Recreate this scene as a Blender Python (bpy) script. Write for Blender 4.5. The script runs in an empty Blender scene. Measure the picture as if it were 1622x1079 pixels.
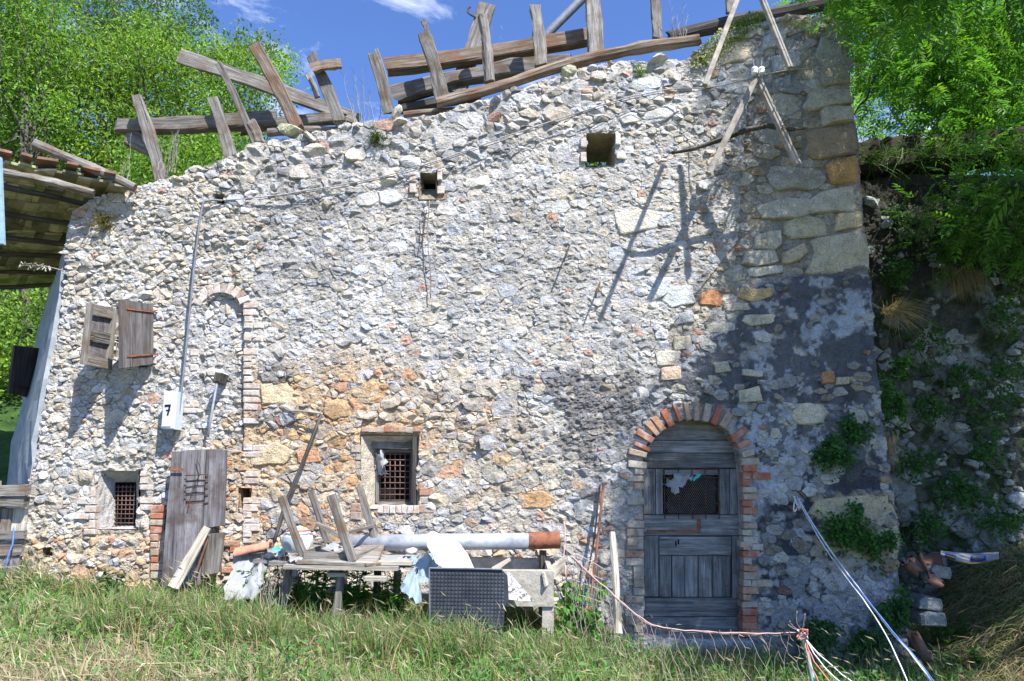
import bpy, math, random
import numpy as np
from mathutils import Vector, Matrix
random.seed(7)
RNG = np.random.default_rng(7)
SC = bpy.context.scene
COL = SC.collection

# ------------------------------------------------------------------ camera
FOC, CXP, CYP = 1081.0, 811.0, 539.5
TH, RO = math.radians(10.9), math.radians(0.8)
F_ = Vector((0, math.cos(TH), math.sin(TH)))
R0 = Vector((1, 0, 0)); U0 = Vector((0, -math.sin(TH), math.cos(TH)))
R_ = R0 * math.cos(RO) + U0 * math.sin(RO)
U_ = U0 * math.cos(RO) - R0 * math.sin(RO)
CAM = Vector((0, -6.4, 1.55))
cd = bpy.data.cameras.new('camera'); cam = bpy.data.objects.new('camera', cd); COL.objects.link(cam)
cd.lens = 24; cd.sensor_width = 36; cd.clip_end = 900; cd.clip_start = 0.05
M = Matrix.Identity(4)
for i in range(3):
    M[i][0] = R_[i]; M[i][1] = U_[i]; M[i][2] = -F_[i]; M[i][3] = CAM[i]
cam.matrix_world = M
SC.camera = cam

# ------------------------------------------------------------------ light
SUN = Vector((0.68, -1.0, 1.6)).normalized()
w = bpy.data.worlds.new('World'); SC.world = w; w.use_nodes = True
nt = w.node_tree; N = nt.nodes; L = nt.links
bg = N['Background']; sky = N.new('ShaderNodeTexSky'); sky.sky_type = 'NISHITA'; sky.sun_disc = False
sky.sun_elevation = math.asin(SUN.z); sky.sun_rotation = math.atan2(SUN.x, SUN.y)
sky.altitude = 900; sky.air_density = 1.0; sky.dust_density = 0.3; sky.ozone_density = 4.0
tc = N.new('ShaderNodeTexCoord'); mp = N.new('ShaderNodeMapping'); mp.inputs['Scale'].default_value = (1.6, 1.6, 3.4)
mp.inputs['Location'].default_value = (.35, .2, .1)
nz = N.new('ShaderNodeTexNoise'); nz.inputs['Scale'].default_value = 2.6; nz.inputs['Detail'].default_value = 9; nz.inputs['Roughness'].default_value = .62
nz.inputs['Distortion'].default_value = .5
cr = N.new('ShaderNodeValToRGB'); cr.color_ramp.elements[0].position = .56; cr.color_ramp.elements[1].position = .82
mx = N.new('ShaderNodeMix'); mx.data_type = 'RGBA'; mx.inputs['B'].default_value = (10.5, 11, 12, 1)
L.new(tc.outputs['Generated'], mp.inputs['Vector']); L.new(mp.outputs[0], nz.inputs['Vector']); L.new(nz.outputs['Fac'], cr.inputs[0])
mm = N.new('ShaderNodeMath'); mm.operation = 'MULTIPLY'; mm.inputs[1].default_value = .75
L.new(cr.outputs[0], mm.inputs[0]); L.new(mm.outputs[0], mx.inputs['Factor'])
tn = N.new('ShaderNodeMix'); tn.data_type = 'RGBA'; tn.blend_type = 'MULTIPLY'; tn.inputs['Factor'].default_value = 1; tn.inputs['B'].default_value = (.80, .92, 1.22, 1); L.new(sky.outputs[0], tn.inputs['A']); L.new(tn.outputs['Result'], mx.inputs['A']); L.new(mx.outputs['Result'], bg.inputs[0]); bg.inputs[1].default_value = 0.118
sd = bpy.data.lights.new('sun', 'SUN'); sun = bpy.data.objects.new('sun', sd); COL.objects.link(sun)
sd.energy = 5.0; sd.angle = math.radians(.53); sd.color = (1, .975, .93)
sun.rotation_euler = SUN.to_track_quat('Z', 'Y').to_euler(); sun.location = (6, -8, 12)
SC.view_settings.view_transform = 'Standard'; SC.view_settings.look = 'None'
SC.view_settings.exposure = 0.96; SC.view_settings.gamma = 1; SC.view_settings.use_curve_mapping = False
SC.render.engine = 'CYCLES'

# ------------------------------------------------------------------ helpers
def PT(px, py, Y=0.0):
    """point of the vertical plane y=Y seen at pixel (px, py) of the photograph (1622 wide)"""
    d = F_ * FOC + R_ * (px - CXP) + U_ * (CYP - py)
    t = (Y - CAM.y) / d.y
    return CAM + d * t
def PG(px, py, z=0.0):
    d = F_ * FOC + R_ * (px - CXP) + U_ * (CYP - py)
    t = (z - CAM.z) / d.z
    return CAM + d * t
def PX(x, y, z):
    """vectorised projection"""
    dx = x - CAM.x; dy = y - CAM.y; dz = z - CAM.z
    f = dx * F_.x + dy * F_.y + dz * F_.z; r = dx * R_.x + dy * R_.y + dz * R_.z; u = dx * U_.x + dy * U_.y + dz * U_.z
    return CXP + FOC * r / f, CYP - FOC * u / f
def poly_w(pts, Y=0.0):
    return [(PT(a, b, Y).x, PT(a, b, Y).z) for a, b in pts]
def inpoly(x, y, poly):
    x = np.asarray(x, float); y = np.asarray(y, float); r = np.zeros(x.shape, bool); n = len(poly)
    for i in range(n):
        x0, y0 = poly[i]; x1, y1 = poly[(i + 1) % n]
        if y0 == y1: continue
        c = ((y0 > y) != (y1 > y)) & (x < (x1 - x0) * (y - y0) / (y1 - y0) + x0)
        r ^= c
    return r
def _h(ix, iy, iz, seed):
    n = (ix * 374761393 + iy * 668265263 + iz * 2147483647 + seed * 1274126177) & 0xffffffff
    n = ((n ^ (n >> 13)) * 1274126177) & 0xffffffff
    n = (n ^ (n >> 16)) & 0xffffff
    return n / float(0xffffff)
def vnoise(x, y, z=0.0, seed=0):
    x = np.asarray(x, float); y = np.asarray(y, float); z = np.broadcast_to(np.asarray(z, float), x.shape)
    xi = np.floor(x).astype(np.int64); yi = np.floor(y).astype(np.int64); zi = np.floor(z).astype(np.int64)
    fx = x - xi; fy = y - yi; fz = z - zi
    fx = fx * fx * (3 - 2 * fx); fy = fy * fy * (3 - 2 * fy); fz = fz * fz * (3 - 2 * fz)
    def lp(a, b, t): return a + (b - a) * t
    def pl(k):
        return lp(lp(_h(xi, yi, k, seed), _h(xi + 1, yi, k, seed), fx), lp(_h(xi, yi + 1, k, seed), _h(xi + 1, yi + 1, k, seed), fx), fy)
    if not np.any(z): return pl(zi)
    return lp(pl(zi), pl(zi + 1), fz)
def fbm(x, y, z=0.0, o=4, seed=0, g=.5):
    s = 0; a = 1; t = 0
    for i in range(o):
        s = s + a * vnoise(np.asarray(x) * 2 ** i, np.asarray(y) * 2 ** i, np.asarray(z) * 2 ** i, seed + i * 17); t += a; a *= g
    return s / t
def sstep(a, b, x):
    t = np.clip((x - a) / (b - a), 0, 1); return t * t * (3 - 2 * t)

def tag(o, label=None, cat=None, group=None, kind=None):
    if label: o['label'] = label
    if cat: o['category'] = cat
    if group: o['group'] = group
    if kind: o['kind'] = kind
    return o
def empty(name, loc, label=None, cat=None, group=None):
    o = bpy.data.objects.new(name, None); COL.objects.link(o); o.location = loc; o.empty_display_size = .1
    return tag(o, label, cat, group)
def mesh_np(name, verts, faces, mat, parent=None, cols=None, g=None, smooth=False, origin=None):
    """verts (N,3); faces: list of int arrays (M,k)"""
    verts = np.asarray(verts, np.float32)
    ploc = np.array(world_of(parent)) if parent else np.zeros(3)
    if origin is None:
        mn = verts.min(0); mxx = verts.max(0); origin = np.array([(mn[0] + mxx[0]) / 2, (mn[1] + mxx[1]) / 2, mn[2]])
    me = bpy.data.meshes.new(name)
    v = verts - np.asarray(origin, np.float32)
    me.vertices.add(len(v)); me.vertices.foreach_set('co', v.ravel().astype(np.float32))
    fl = [np.asarray(f, np.int32) for f in faces if len(f)]
    tot = sum(f.size for f in fl); nf = sum(len(f) for f in fl)
    me.loops.add(tot); me.loops.foreach_set('vertex_index', np.concatenate([f.ravel() for f in fl]))
    me.polygons.add(nf)
    sizes = np.concatenate([np.full(len(f), f.shape[1], np.int32) for f in fl])
    st = np.concatenate([[0], np.cumsum(sizes)[:-1]]).astype(np.int32)
    me.polygons.foreach_set('loop_start', st)
    me.polygons.foreach_set('use_smooth', np.full(nf, smooth))
    me.update(calc_edges=True)
    if cols is not None:
        a = me.attributes.new('col', 'FLOAT_COLOR', 'POINT')
        c = np.ones((len(v), 4), np.float32); c[:, :3] = cols; a.data.foreach_set('color', c.ravel())
    if g is not None:
        a = me.attributes.new('g', 'FLOAT_VECTOR', 'POINT'); a.data.foreach_set('vector', np.asarray(g, np.float32).ravel())
    me.materials.append(mat)
    o = bpy.data.objects.new(name, me); COL.objects.link(o)
    if parent: o.parent = parent
    o.location = Vector((origin - ploc).tolist())
    return o
def world_of(o):
    p = Vector((0, 0, 0))
    while o is not None:
        p = p + o.location; o = o.parent
    return p
class MB:
    def __init__(s): s.v = []; s.f = []; s.c = []; s.g = []
    def add(s, vs, fs, col=(.5, .5, .5), g=None):
        b = len(s.v); s.v += [tuple(v) for v in vs]
        s.f += [tuple(i + b for i in f) for f in fs]
        s.c += [col] * len(vs) if not isinstance(col, list) else col
        s.g += g if g is not None else [(v[0], v[1], v[2]) for v in vs]
    def build(s, name, mat, parent=None, smooth=False, origin=None):
        by = {}
        for f in s.f: by.setdefault(len(f), []).append(f)
        return mesh_np(name, np.array(s.v), [np.array(q) for q in by.values()], mat, parent, np.array(s.c), np.array(s.g), smooth, origin)
def rj(a): return random.uniform(-a, a)

def prism(mb, pts, y0, th, bev=.004, col=(.5, .5, .5), grain='z', jit=0.0, warp=0.0):
    """polygon of (x,z) points, front face at y0 (towards the camera), thickness th backwards"""
    n = len(pts); ar = sum(pts[i][0] * pts[(i + 1) % n][1] - pts[(i + 1) % n][0] * pts[i][1] for i in range(n))
    if ar < 0: pts = pts[::-1]
    cx = sum(p[0] for p in pts) / n; cz = sum(p[1] for p in pts) / n; so = random.uniform(0, 50)
    pts = [(p[0] + rj(jit), p[1] + rj(jit)) for p in pts]
    def ins(p, b):
        d = math.hypot(p[0] - cx, p[1] - cz) or 1; k = max(0, 1 - b * 1.4 / d); return (cx + (p[0] - cx) * k, cz + (p[1] - cz) * k)
    vs = []
    for p in pts: vs.append((p[0], y0 + th, p[1]))
    for p in pts: vs.append((p[0], y0 + bev, p[1]))
    for p in pts:
        q = ins(p, bev); vs.append((q[0], y0 + rj(warp), q[1]))
    fs = [tuple(range(n))[::1]]
    for i in range(n):
        j = (i + 1) % n
        fs.append((i, j, n + j, n + i)); fs.append((n + i, n + j, 2 * n + j, 2 * n + i))
    fs[0] = tuple(range(n - 1, -1, -1))
    fs.append(tuple(2 * n + i for i in range(n)))
    g = [((v[0] + so, v[1], v[2]) if grain == 'z' else (v[2] + so, v[1], v[0])) for v in vs]
    mb.add(vs, fs, col, g)
def pprism(mb, px, Y, th, **k):
    prism(mb, poly_w(px, Y), Y, th, **k)
def rectp(x0, y0, x1, y1): return [(x0, y0), (x1, y0), (x1, y1), (x0, y1)]

def tube(mb, pts, rad, sides=8, col=(.5, .5, .5), jit=0.0, sx=1.0, sy=1.0, up=None, rect=False, cap=True, splint=0.0):
    """swept section through 3D points; rect=True gives a chamfered rectangular section rad=(w,h) lists"""
    pts = [Vector(p) for p in pts]; n = len(pts); so = random.uniform(0, 60)
    vs = []; g = []; L_ = 0; prev = None
    for i, p in enumerate(pts):
        t = (pts[min(i + 1, n - 1)] - pts[max(i - 1, 0)]).normalized()
        if i: L_ += (p - pts[i - 1]).length
        ref = Vector(up) if up is not None else (Vector((0, 1, 0)) if abs(t.y) < .9 else Vector((1, 0, 0)))
        a = t.cross(ref).normalized(); b = a.cross(t).normalized() if up is not None or True else prev
        if rect:
            w_, h_ = (rad[i] if isinstance(rad, list) else rad); w_ /= 2; h_ /= 2; c = min(w_, h_) * .22
            ring = [(w_, h_ - c), (w_ - c, h_), (-w_ + c, h_), (-w_, h_ - c), (-w_, -h_ + c), (-w_ + c, -h_), (w_ - c, -h_), (w_, -h_ + c)]
        else:
            r = rad[i] if isinstance(rad, list) else rad
            ring = [(math.cos(2 * math.pi * k / sides) * r * sx, math.sin(2 * math.pi * k / sides) * r * sy) for k in range(sides)]
        for (u, v) in ring:
            k = 1 + rj(jit); q = p + a * (u * k) + b * (v * k) + t * rj(jit * .02)
            if splint and i in (0, n - 1): q = q + t * (splint * rj(1) * abs(ring[0][1] + ring[1][1])) 
            vs.append(q); g.append((u + so, v, L_))
    m = len(ring); fs = []
    for i in range(n - 1):
        for k in range(m):
            j = (k + 1) % m
            fs.append((i * m + k, i * m + j, (i + 1) * m + j, (i + 1) * m + k))
    if cap:
        fs.append(tuple(range(m - 1, -1, -1))); fs.append(tuple((n - 1) * m + k for k in range(m)))
    mb.add(vs, fs, col, g)
def timber(name, p0, p1, w, h, label, group=None, mat=None, seg=9, bend=.02, jit=.07, taper=.9, parent=None, rnd=False, cat='beam', amp=None):
    """weathered timber from p0 to p1, wavy edges"""
    p0 = Vector(p0); p1 = Vector(p1); d = p1 - p0; side = d.cross(Vector((0, 1, 0))).normalized()
    ph = random.uniform(0, 6); pts = []; rr = []
    am = amp if amp is not None else .07
    for i in range(seg + 1):
        t = i / seg; o = side * (math.sin(t * 3.1 + ph * .2) * bend + rj(bend * .15)) + Vector((0, rj(bend * .2), 0))
        pts.append(p0 + d * t + o); k = (1 + (taper - 1) * t) * (1 + am * math.sin(t * 9 + ph) + rj(am * .6))
        rr.append(w / 2 * k if rnd else (w * k, h * (1 + rj(.05))))
    mb = MB(); tube(mb, pts, rr, sides=9, jit=jit, rect=not rnd, splint=.45 if amp is not None and amp >= .04 else 0)
    o = mb.build(name, mat or MAT['wood'], parent, smooth=False)
    if parent is None: tag(o, label, cat, group)
    return o

# ------------------------------------------------------------------ materials
MAT = {}
def newmat(name):
    m = bpy.data.materials.new(name); m.use_nodes = True; nt = m.node_tree
    b = nt.nodes['Principled BSDF']; b.inputs['Roughness'].default_value = .85
    b.inputs['Specular IOR Level'].default_value = .25
    MAT[name] = m; return m, nt, b
def nd(nt, t, **k):
    n = nt.nodes.new(t)
    for a, v in k.items():
        if hasattr(n, a): setattr(n, a, v)
        else: n.inputs[a.replace('_', ' ')].default_value = v
    return n
def noise(nt, vec, scale, detail=5, rough=.6):
    n = nt.nodes.new('ShaderNodeTexNoise'); n.inputs['Scale'].default_value = scale; n.inputs['Detail'].default_value = detail
    n.inputs['Roughness'].default_value = rough; nt.links.new(vec, n.inputs['Vector']); return n.outputs['Fac']
def ramp(nt, fac, stops):
    r = nt.nodes.new('ShaderNodeValToRGB'); nt.links.new(fac, r.inputs[0]); e = r.color_ramp.elements
    while len(e) < len(stops): e.new(.5)
    for q, (p, c) in zip(e, stops):
        q.position = p; q.color = (c, c, c, 1) if not isinstance(c, tuple) else (*c, 1)
    return r.outputs[0]
def mul(nt, a, b, fac=1.0, mode='MULTIPLY'):
    m = nt.nodes.new('ShaderNodeMix'); m.data_type = 'RGBA'; m.blend_type = mode; m.inputs['Factor'].default_value = fac
    if isinstance(a, tuple): m.inputs['A'].default_value = (*a, 1)
    else: nt.links.new(a, m.inputs['A'])
    if isinstance(b, tuple): m.inputs['B'].default_value = (*b, 1)
    else: nt.links.new(b, m.inputs['B'])
    return m.outputs['Result']
def bump(nt, b, h, strength, dist=.01):
    n = nt.nodes.new('ShaderNodeBump'); n.inputs['Strength'].default_value = strength; n.inputs['Distance'].default_value = dist
    nt.links.new(h, n.inputs['Height']); nt.links.new(n.outputs[0], b.inputs['Normal'])
def math_(nt, op, a, b):
    n = nt.nodes.new('ShaderNodeMath'); n.operation = op
    for i, q in enumerate((a, b)):
        if isinstance(q, (int, float)): n.inputs[i].default_value = q
        else: nt.links.new(q, n.inputs[i])
    return n.outputs[0]

def geo(nt): return nt.nodes.new('ShaderNodeNewGeometry').outputs['Position']
def attr(nt, name, out='Color'):
    a = nt.nodes.new('ShaderNodeAttribute'); a.attribute_name = name; return a.outputs[out]
# rock and mortar: colour of the piece from its attribute, mottled with lichen, pits and stains
def rockmat(name, sp=(.34, .80, 1.12), bs=.7, lichen=.0, fine=60):
    m, nt, b = newmat(name); P = geo(nt); c = attr(nt, 'col')
    n1 = noise(nt, P, 7, 6, .7); n2 = noise(nt, P, fine, 5, .7); n3 = noise(nt, P, 22, 4, .6)
    k = ramp(nt, n1, [(.28, .62), (.5, 1.0), (.72, 1.22)]); c = mul(nt, c, k)
    k = ramp(nt, n2, [(.30, sp[0]), (.44, sp[1]), (.6, sp[2])]); c = mul(nt, c, k, .8)
    tintc = ramp(nt, n3, [(.35, (.90, .95, 1.08)), (.6, (1.08, 1.0, .88))]); c = mul(nt, c, tintc, .8)
    if lichen:
        n4 = noise(nt, P, 13, 7, .75); f = ramp(nt, n4, [(.56, 0.0), (.66, 1.0)])
        mx = nt.nodes.new('ShaderNodeMix'); mx.data_type = 'RGBA'; nt.links.new(math_(nt, 'MULTIPLY', f, lichen), mx.inputs['Factor'])
        nt.links.new(c, mx.inputs['A']); mx.inputs['B'].default_value = (.035, .045, .03, 1); c = mx.outputs['Result']
    nt.links.new(c, b.inputs['Base Color']); b.inputs['Roughness'].default_value = .93
    bn = math_(nt, 'ADD', n2, math_(nt, 'MULTIPLY', n3, 1.6)); bump(nt, b, bn, bs, .02)
rockmat('stone'); rockmat('mortar', sp=(.40, .84, 1.1), bs=.9, fine=75)
rockmat('dark_stone', lichen=.8)
# old brick: each brick its own tint
m, nt, b = newmat('brick'); oi = nt.nodes.new('ShaderNodeObjectInfo'); P = geo(nt)
c = ramp(nt, oi.outputs['Random'], [(0, (.36, .12, .07)), (.25, (.40, .16, .09)), (.45, (.42, .25, .16)), (.6, (.44, .34, .24)), (.8, (.34, .25, .18)), (1, (.46, .41, .32))])
c = mul(nt, c, ramp(nt, noise(nt, P, 30, 6, .7), [(.3, .55), (.5, 1.0), (.7, 1.25)]))
f = ramp(nt, noise(nt, P, 11, 5, .6), [(.50, 0.0), (.66, .6)])
mx = nt.nodes.new('ShaderNodeMix'); mx.data_type = 'RGBA'; nt.links.new(f, mx.inputs['Factor']); nt.links.new(c, mx.inputs['A']); mx.inputs['B'].default_value = (.45, .42, .37, 1)
nt.links.new(mx.outputs['Result'], b.inputs['Base Color']); bump(nt, b, noise(nt, P, 70, 5, .7), .8, .01)
# bleached pale brick for the left-hand pilasters
m, nt, b = newmat('pale_brick'); oi = nt.nodes.new('ShaderNodeObjectInfo'); P = geo(nt)
c = ramp(nt, oi.outputs['Random'], [(0, (.42, .29, .21)), (.4, (.52, .42, .33)), (.7, (.46, .34, .27)), (1, (.54, .50, .44))])
c = mul(nt, c, ramp(nt, noise(nt, P, 30, 6, .7), [(.3, .6), (.5, 1.0), (.7, 1.15)]))
f = ramp(nt, noise(nt, P, 14, 5, .6), [(.44, .05), (.60, .75)])
mx = nt.nodes.new('ShaderNodeMix'); mx.data_type = 'RGBA'; nt.links.new(f, mx.inputs['Factor']); nt.links.new(c, mx.inputs['A']); mx.inputs['B'].default_value = (.58, .57, .54, 1)
nt.links.new(mx.outputs['Result'], b.inputs['Base Color']); bump(nt, b, noise(nt, P, 70, 5, .7), .8, .01)
m, nt, b = newmat('worn_brick'); oi = nt.nodes.new('ShaderNodeObjectInfo'); P = geo(nt)
c = ramp(nt, oi.outputs['Random'], [(0, (.36, .20, .13)), (.3, (.34, .26, .20)), (.6, (.40, .34, .27)), (.85, (.30, .26, .22)), (1, (.44, .40, .34))])
c = mul(nt, c, ramp(nt, noise(nt, P, 26, 6, .7), [(.3, .5), (.5, 1.0), (.7, 1.25)]))
f = ramp(nt, noise(nt, P, 10, 5, .6), [(.48, 0.0), (.62, .7)])
mx = nt.nodes.new('ShaderNodeMix'); mx.data_type = 'RGBA'; nt.links.new(f, mx.inputs['Factor']); nt.links.new(c, mx.inputs['A']); mx.inputs['B'].default_value = (.42, .40, .36, 1)
nt.links.new(mx.outputs['Result'], b.inputs['Base Color']); bump(nt, b, noise(nt, P, 60, 5, .7), .9, .012)
# wood, grain along the g attribute's third axis
def woodmat(name, dark, mid, light, stain=None, sc=1.0, knot=True):
    m, nt, b = newmat(name); g = attr(nt, 'g', 'Vector'); oi = nt.nodes.new('ShaderNodeObjectInfo')
    mp = nt.nodes.new('ShaderNodeMapping'); nt.links.new(g, mp.inputs['Vector']); mp.inputs['Scale'].default_value = (34 * sc, 34 * sc, 2.2 * sc)
    n1 = noise(nt, mp.outputs[0], 1.0, 7, .7)
    mp2 = nt.nodes.new('ShaderNodeMapping'); nt.links.new(g, mp2.inputs['Vector']); mp2.inputs['Scale'].default_value = (120 * sc, 120 * sc, 4 * sc)
    n2 = noise(nt, mp2.outputs[0], 1.0, 4, .6); n3 = noise(nt, g, 5, 4, .6)
    c = ramp(nt, n1, [(.30, dark), (.48, mid), (.68, light)])
    c = mul(nt, c, ramp(nt, n2, [(.33, .42), (.45, 1.0), (.7, 1.1)]))
    if stain: 
        mx = nt.nodes.new('ShaderNodeMix'); mx.data_type = 'RGBA'; f = ramp(nt, n3, [(.48, 0.0), (.66, .8)]); nt.links.new(f, mx.inputs['Factor'])
        nt.links.new(c, mx.inputs['A']); mx.inputs['B'].default_value = (*stain, 1); c = mx.outputs['Result']
    c = mul(nt, c, ramp(nt, oi.outputs['Random'], [(0, .75), (1, 1.2)]))
    nt.links.new(c, b.inputs['Base Color']); b.inputs['Roughness'].default_value = .88
    bump(nt, b, math_(nt, 'ADD', n1, n2), .8, .008)
woodmat('wood', (.06, .052, .045), (.19, .175, .155), (.33, .31, .28), (.13, .085, .055))
woodmat('wood_brown', (.06, .04, .028), (.19, .14, .10), (.32, .28, .23), (.17, .09, .05))
woodmat('wood_dark', (.025, .022, .02), (.06, .052, .045), (.11, .10, .09))
woodmat('wood_door', (.07, .07, .07), (.19, .185, .18), (.36, .35, .34), (.12, .11, .10))
woodmat('wood_violet', (.07, .06, .06), (.19, .175, .18), (.33, .31, .32), (.10, .07, .06))
woodmat('wood_shutter', (.035, .032, .032), (.11, .10, .10), (.19, .18, .18), (.09, .06, .045))
woodmat('wood_pale', (.20, .17, .13), (.42, .38, .31), (.55, .50, .42))
def plain(name, col, rough=.6, metal=0.0, n=None, amp=.25, bs=.2, sc=20, second=None, thr=(.5, .6)):
    m, nt, b = newmat(name); P = geo(nt); nn = noise(nt, P, sc, 6, .65)
    c = mul(nt, col, ramp(nt, nn, [(.3, 1 - amp), (.7, 1 + amp)]))
    if second:
        mx = nt.nodes.new('ShaderNodeMix'); mx.data_type = 'RGBA'; f = ramp(nt, noise(nt, P, sc * .45, 6, .7), [(thr[0], 0.0), (thr[1], 1.0)]); nt.links.new(f, mx.inputs['Factor'])
        nt.links.new(c, mx.inputs['A']); mx.inputs['B'].default_value = (*second, 1); c = mx.outputs['Result']
    nt.links.new(c, b.inputs['Base Color']); b.inputs['Roughness'].default_value = rough; b.inputs['Metallic'].default_value = metal
    bump(nt, b, nn, bs, .01); return m, nt, b
plain('iron', (.07, .055, .05), .75, .3, second=(.16, .07, .035))
plain('rust', (.26, .10, .055), .9, 0, second=(.13, .06, .04))
plain('galv', (.32, .34, .38), .6, .2, amp=.35, second=(.42, .43, .44), bs=.4, sc=12)
plain('lead_pipe', (.19, .20, .23), .6, .2)
plain('blue_paint', (.26, .38, .47), .6, 0, second=(.33, .16, .08), thr=(.6, .7))
plain('meter_grey', (.52, .58, .66), .5, 0, amp=.08)
plain('black', (.012, .012, .014), .5)
plain('painted_dark', (.012, .012, .012), 1)  # flat black that paints in the darkness of unlit depth
plain('porcelain', (.75, .75, .74), .25, amp=.06)
plain('lath', (.33, .30, .26), .8, second=(.22, .19, .155))
plain('white_board', (.60, .62, .58), .8, amp=.12, second=(.48, .50, .44), thr=(.5, .7), bs=.5)
plain('speckled', (.50, .50, .48), .8, amp=.1, second=(.12, .11, .10), thr=(.52, .56), sc=60)
plain('concrete', (.36, .33, .28), .95, second=(.22, .20, .16), bs=.8, sc=26, thr=(.5, .72))
plain('terracotta', (.44, .21, .14), .85, second=(.24, .15, .11), thr=(.52, .7), bs=.4)
plain('terra_dirty', (.26, .13, .09), .85, second=(.14, .105, .08), thr=(.45, .6), bs=.4)
plain('slab', (.36, .32, .22), .95, second=(.19, .20, .08), bs=.8, sc=9)
plain('dark_earth', (.035, .03, .022), 1, bs=1, sc=9)
plain('grate_iron', (.17, .10, .08), .8, .1, second=(.09, .06, .05))
plain('teal', (.06, .40, .33), .6)
plain('pink_wire', (.60, .36, .33), .6, second=(.42, .40, .38))
plain('wire', (.24, .21, .19), .6, .3, second=(.22, .15, .12))
plain('rope', (.66, .68, .70), .9)
plain('blue_rope', (.12, .22, .60), .8)
plain('red_wire', (.60, .20, .15), .6)
plain('cable', (.38, .37, .36), .7)
plain('plaster_blue', (.30, .33, .35), .95, second=(.22, .25, .27), bs=.5, sc=9)
m = MAT['slab']; nt = m.node_tree; b = nt.nodes['Principled BSDF']; src = b.inputs['Base Color'].links[0].from_socket; oi = nt.nodes.new('ShaderNodeObjectInfo')
nt.links.new(mul(nt, src, ramp(nt, oi.outputs['Random'], [(0, .35), (1, 1.7)])), b.inputs['Base Color'])
# thin sheets: a little light passes
def sheet(name, col, col2=None, tr=.35, rough=.55):
    m, nt, b = newmat(name); P = geo(nt); nn = noise(nt, P, 14, 5, .6); c = mul(nt, col, ramp(nt, nn, [(.3, .82), (.7, 1.1)]))
    nt.links.new(c, b.inputs['Base Color']); b.inputs['Roughness'].default_value = rough
    t = nt.nodes.new('ShaderNodeBsdfTranslucent'); nt.links.new(c, t.inputs[0]); mx = nt.nodes.new('ShaderNodeMixShader'); mx.inputs[0].default_value = tr
    nt.links.new(b.outputs[0], mx.inputs[1]); nt.links.new(t.outputs[0], mx.inputs[2]); nt.links.new(mx.outputs[0], nt.nodes['Material Output'].inputs[0])
sheet('white_plastic', (.46, .47, .47)); sheet('blue_plastic', (.36, .46, .54))
def leafmat(name, tr=.45):
    m, nt, b = newmat(name); c = attr(nt, 'col'); nt.links.new(c, b.inputs['Base Color']); b.inputs['Roughness'].default_value = .5
    b.inputs['Specular IOR Level'].default_value = .35
    t = nt.nodes.new('ShaderNodeBsdfTranslucent'); nt.links.new(mul(nt, c, (1.15, 1.25, .55)), t.inputs[0]); mx = nt.nodes.new('ShaderNodeMixShader'); mx.inputs[0].default_value = tr
    nt.links.new(b.outputs[0], mx.inputs[1]); nt.links.new(t.outputs[0], mx.inputs[2]); nt.links.new(mx.outputs[0], nt.nodes['Material Output'].inputs[0])
leafmat('leaf', .5); leafmat('grass', .35)
m, nt, b = newmat('bark'); P = geo(nt); n1 = noise(nt, P, 18, 6, .7)
nt.links.new(ramp(nt, n1, [(.3, (.03, .026, .02)), (.6, (.12, .105, .085)), (.75, (.2, .19, .16))]), b.inputs['Base Color']); bump(nt, b, n1, .9, .03)
m, nt, b = newmat('soil'); P = geo(nt); n1 = noise(nt, P, 3, 8, .7)
nt.links.new(ramp(nt, n1, [(.3, (.045, .05, .018)), (.5, (.11, .115, .04)), (.7, (.19, .16, .085))]), b.inputs['Base Color']); bump(nt, b, noise(nt, P, 30, 6, .7), .8, .03)
m, nt, b = newmat('forest_floor'); P = geo(nt); n1 = noise(nt, P, 1.5, 9, .75)
nt.links.new(ramp(nt, n1, [(.35, (.02, .045, .01)), (.5, (.06, .13, .025)), (.65, (.11, .20, .04))]), b.inputs['Base Color']); bump(nt, b, n1, 1, .3)
# ------------------------------------------------------------------ the farmhouse front
OUT = [(14, 975), (24, 900), (45, 780), (62, 690), (86, 560), (97, 470), (104, 400), (108, 358), (124, 330), (150, 312), (190, 302), (240, 292), (300, 272), (360, 250), (400, 235), (435, 222), (470, 216), (540, 201), (620, 190),
       (690, 184), (740, 166), (800, 150), (850, 132), (880, 122), (940, 104), (1010, 98), (1090, 94), (1112, 78), (1170, 48), (1250, 22), (1310, 26), (1333, 42), (1344, 110),
       (1352, 170), (1360, 230), (1367, 330), (1378, 430), (1387, 560), (1405, 720), (1420, 850), (1432, 1000), (1438, 1060), (900, 1075)]
OUTW = poly_w(OUT)
DOOR = [(1022, 1010), (1018, 740), (1022, 712), (1034, 690), (1056, 672), (1090, 664), (1126, 668), (1152, 683), (1168, 706), (1174, 740), (1190, 1010)]
WINA = rectp(572, 690, 663, 806); WINB = [(158, 746), (221, 746), (217, 838), (146, 838)]
HOLE1 = rectp(664, 274, 692, 316); HOLE2 = rectp(929, 212, 974, 262); HOLE3 = rectp(342, 309, 357, 325)
WINC = rectp(184, 486, 240, 580); NICHE = rectp(379, 773, 397, 808); HOLE4 = rectp(69, 868, 80, 880)
OPEN = [DOOR, WINA, WINB, HOLE1, HOLE2, HOLE3, WINC, NICHE, HOLE4]
BLIND = [(316, 715), (318, 500), (326, 478), (345, 466), (362, 466), (378, 478), (386, 500), (385, 715)]
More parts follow.
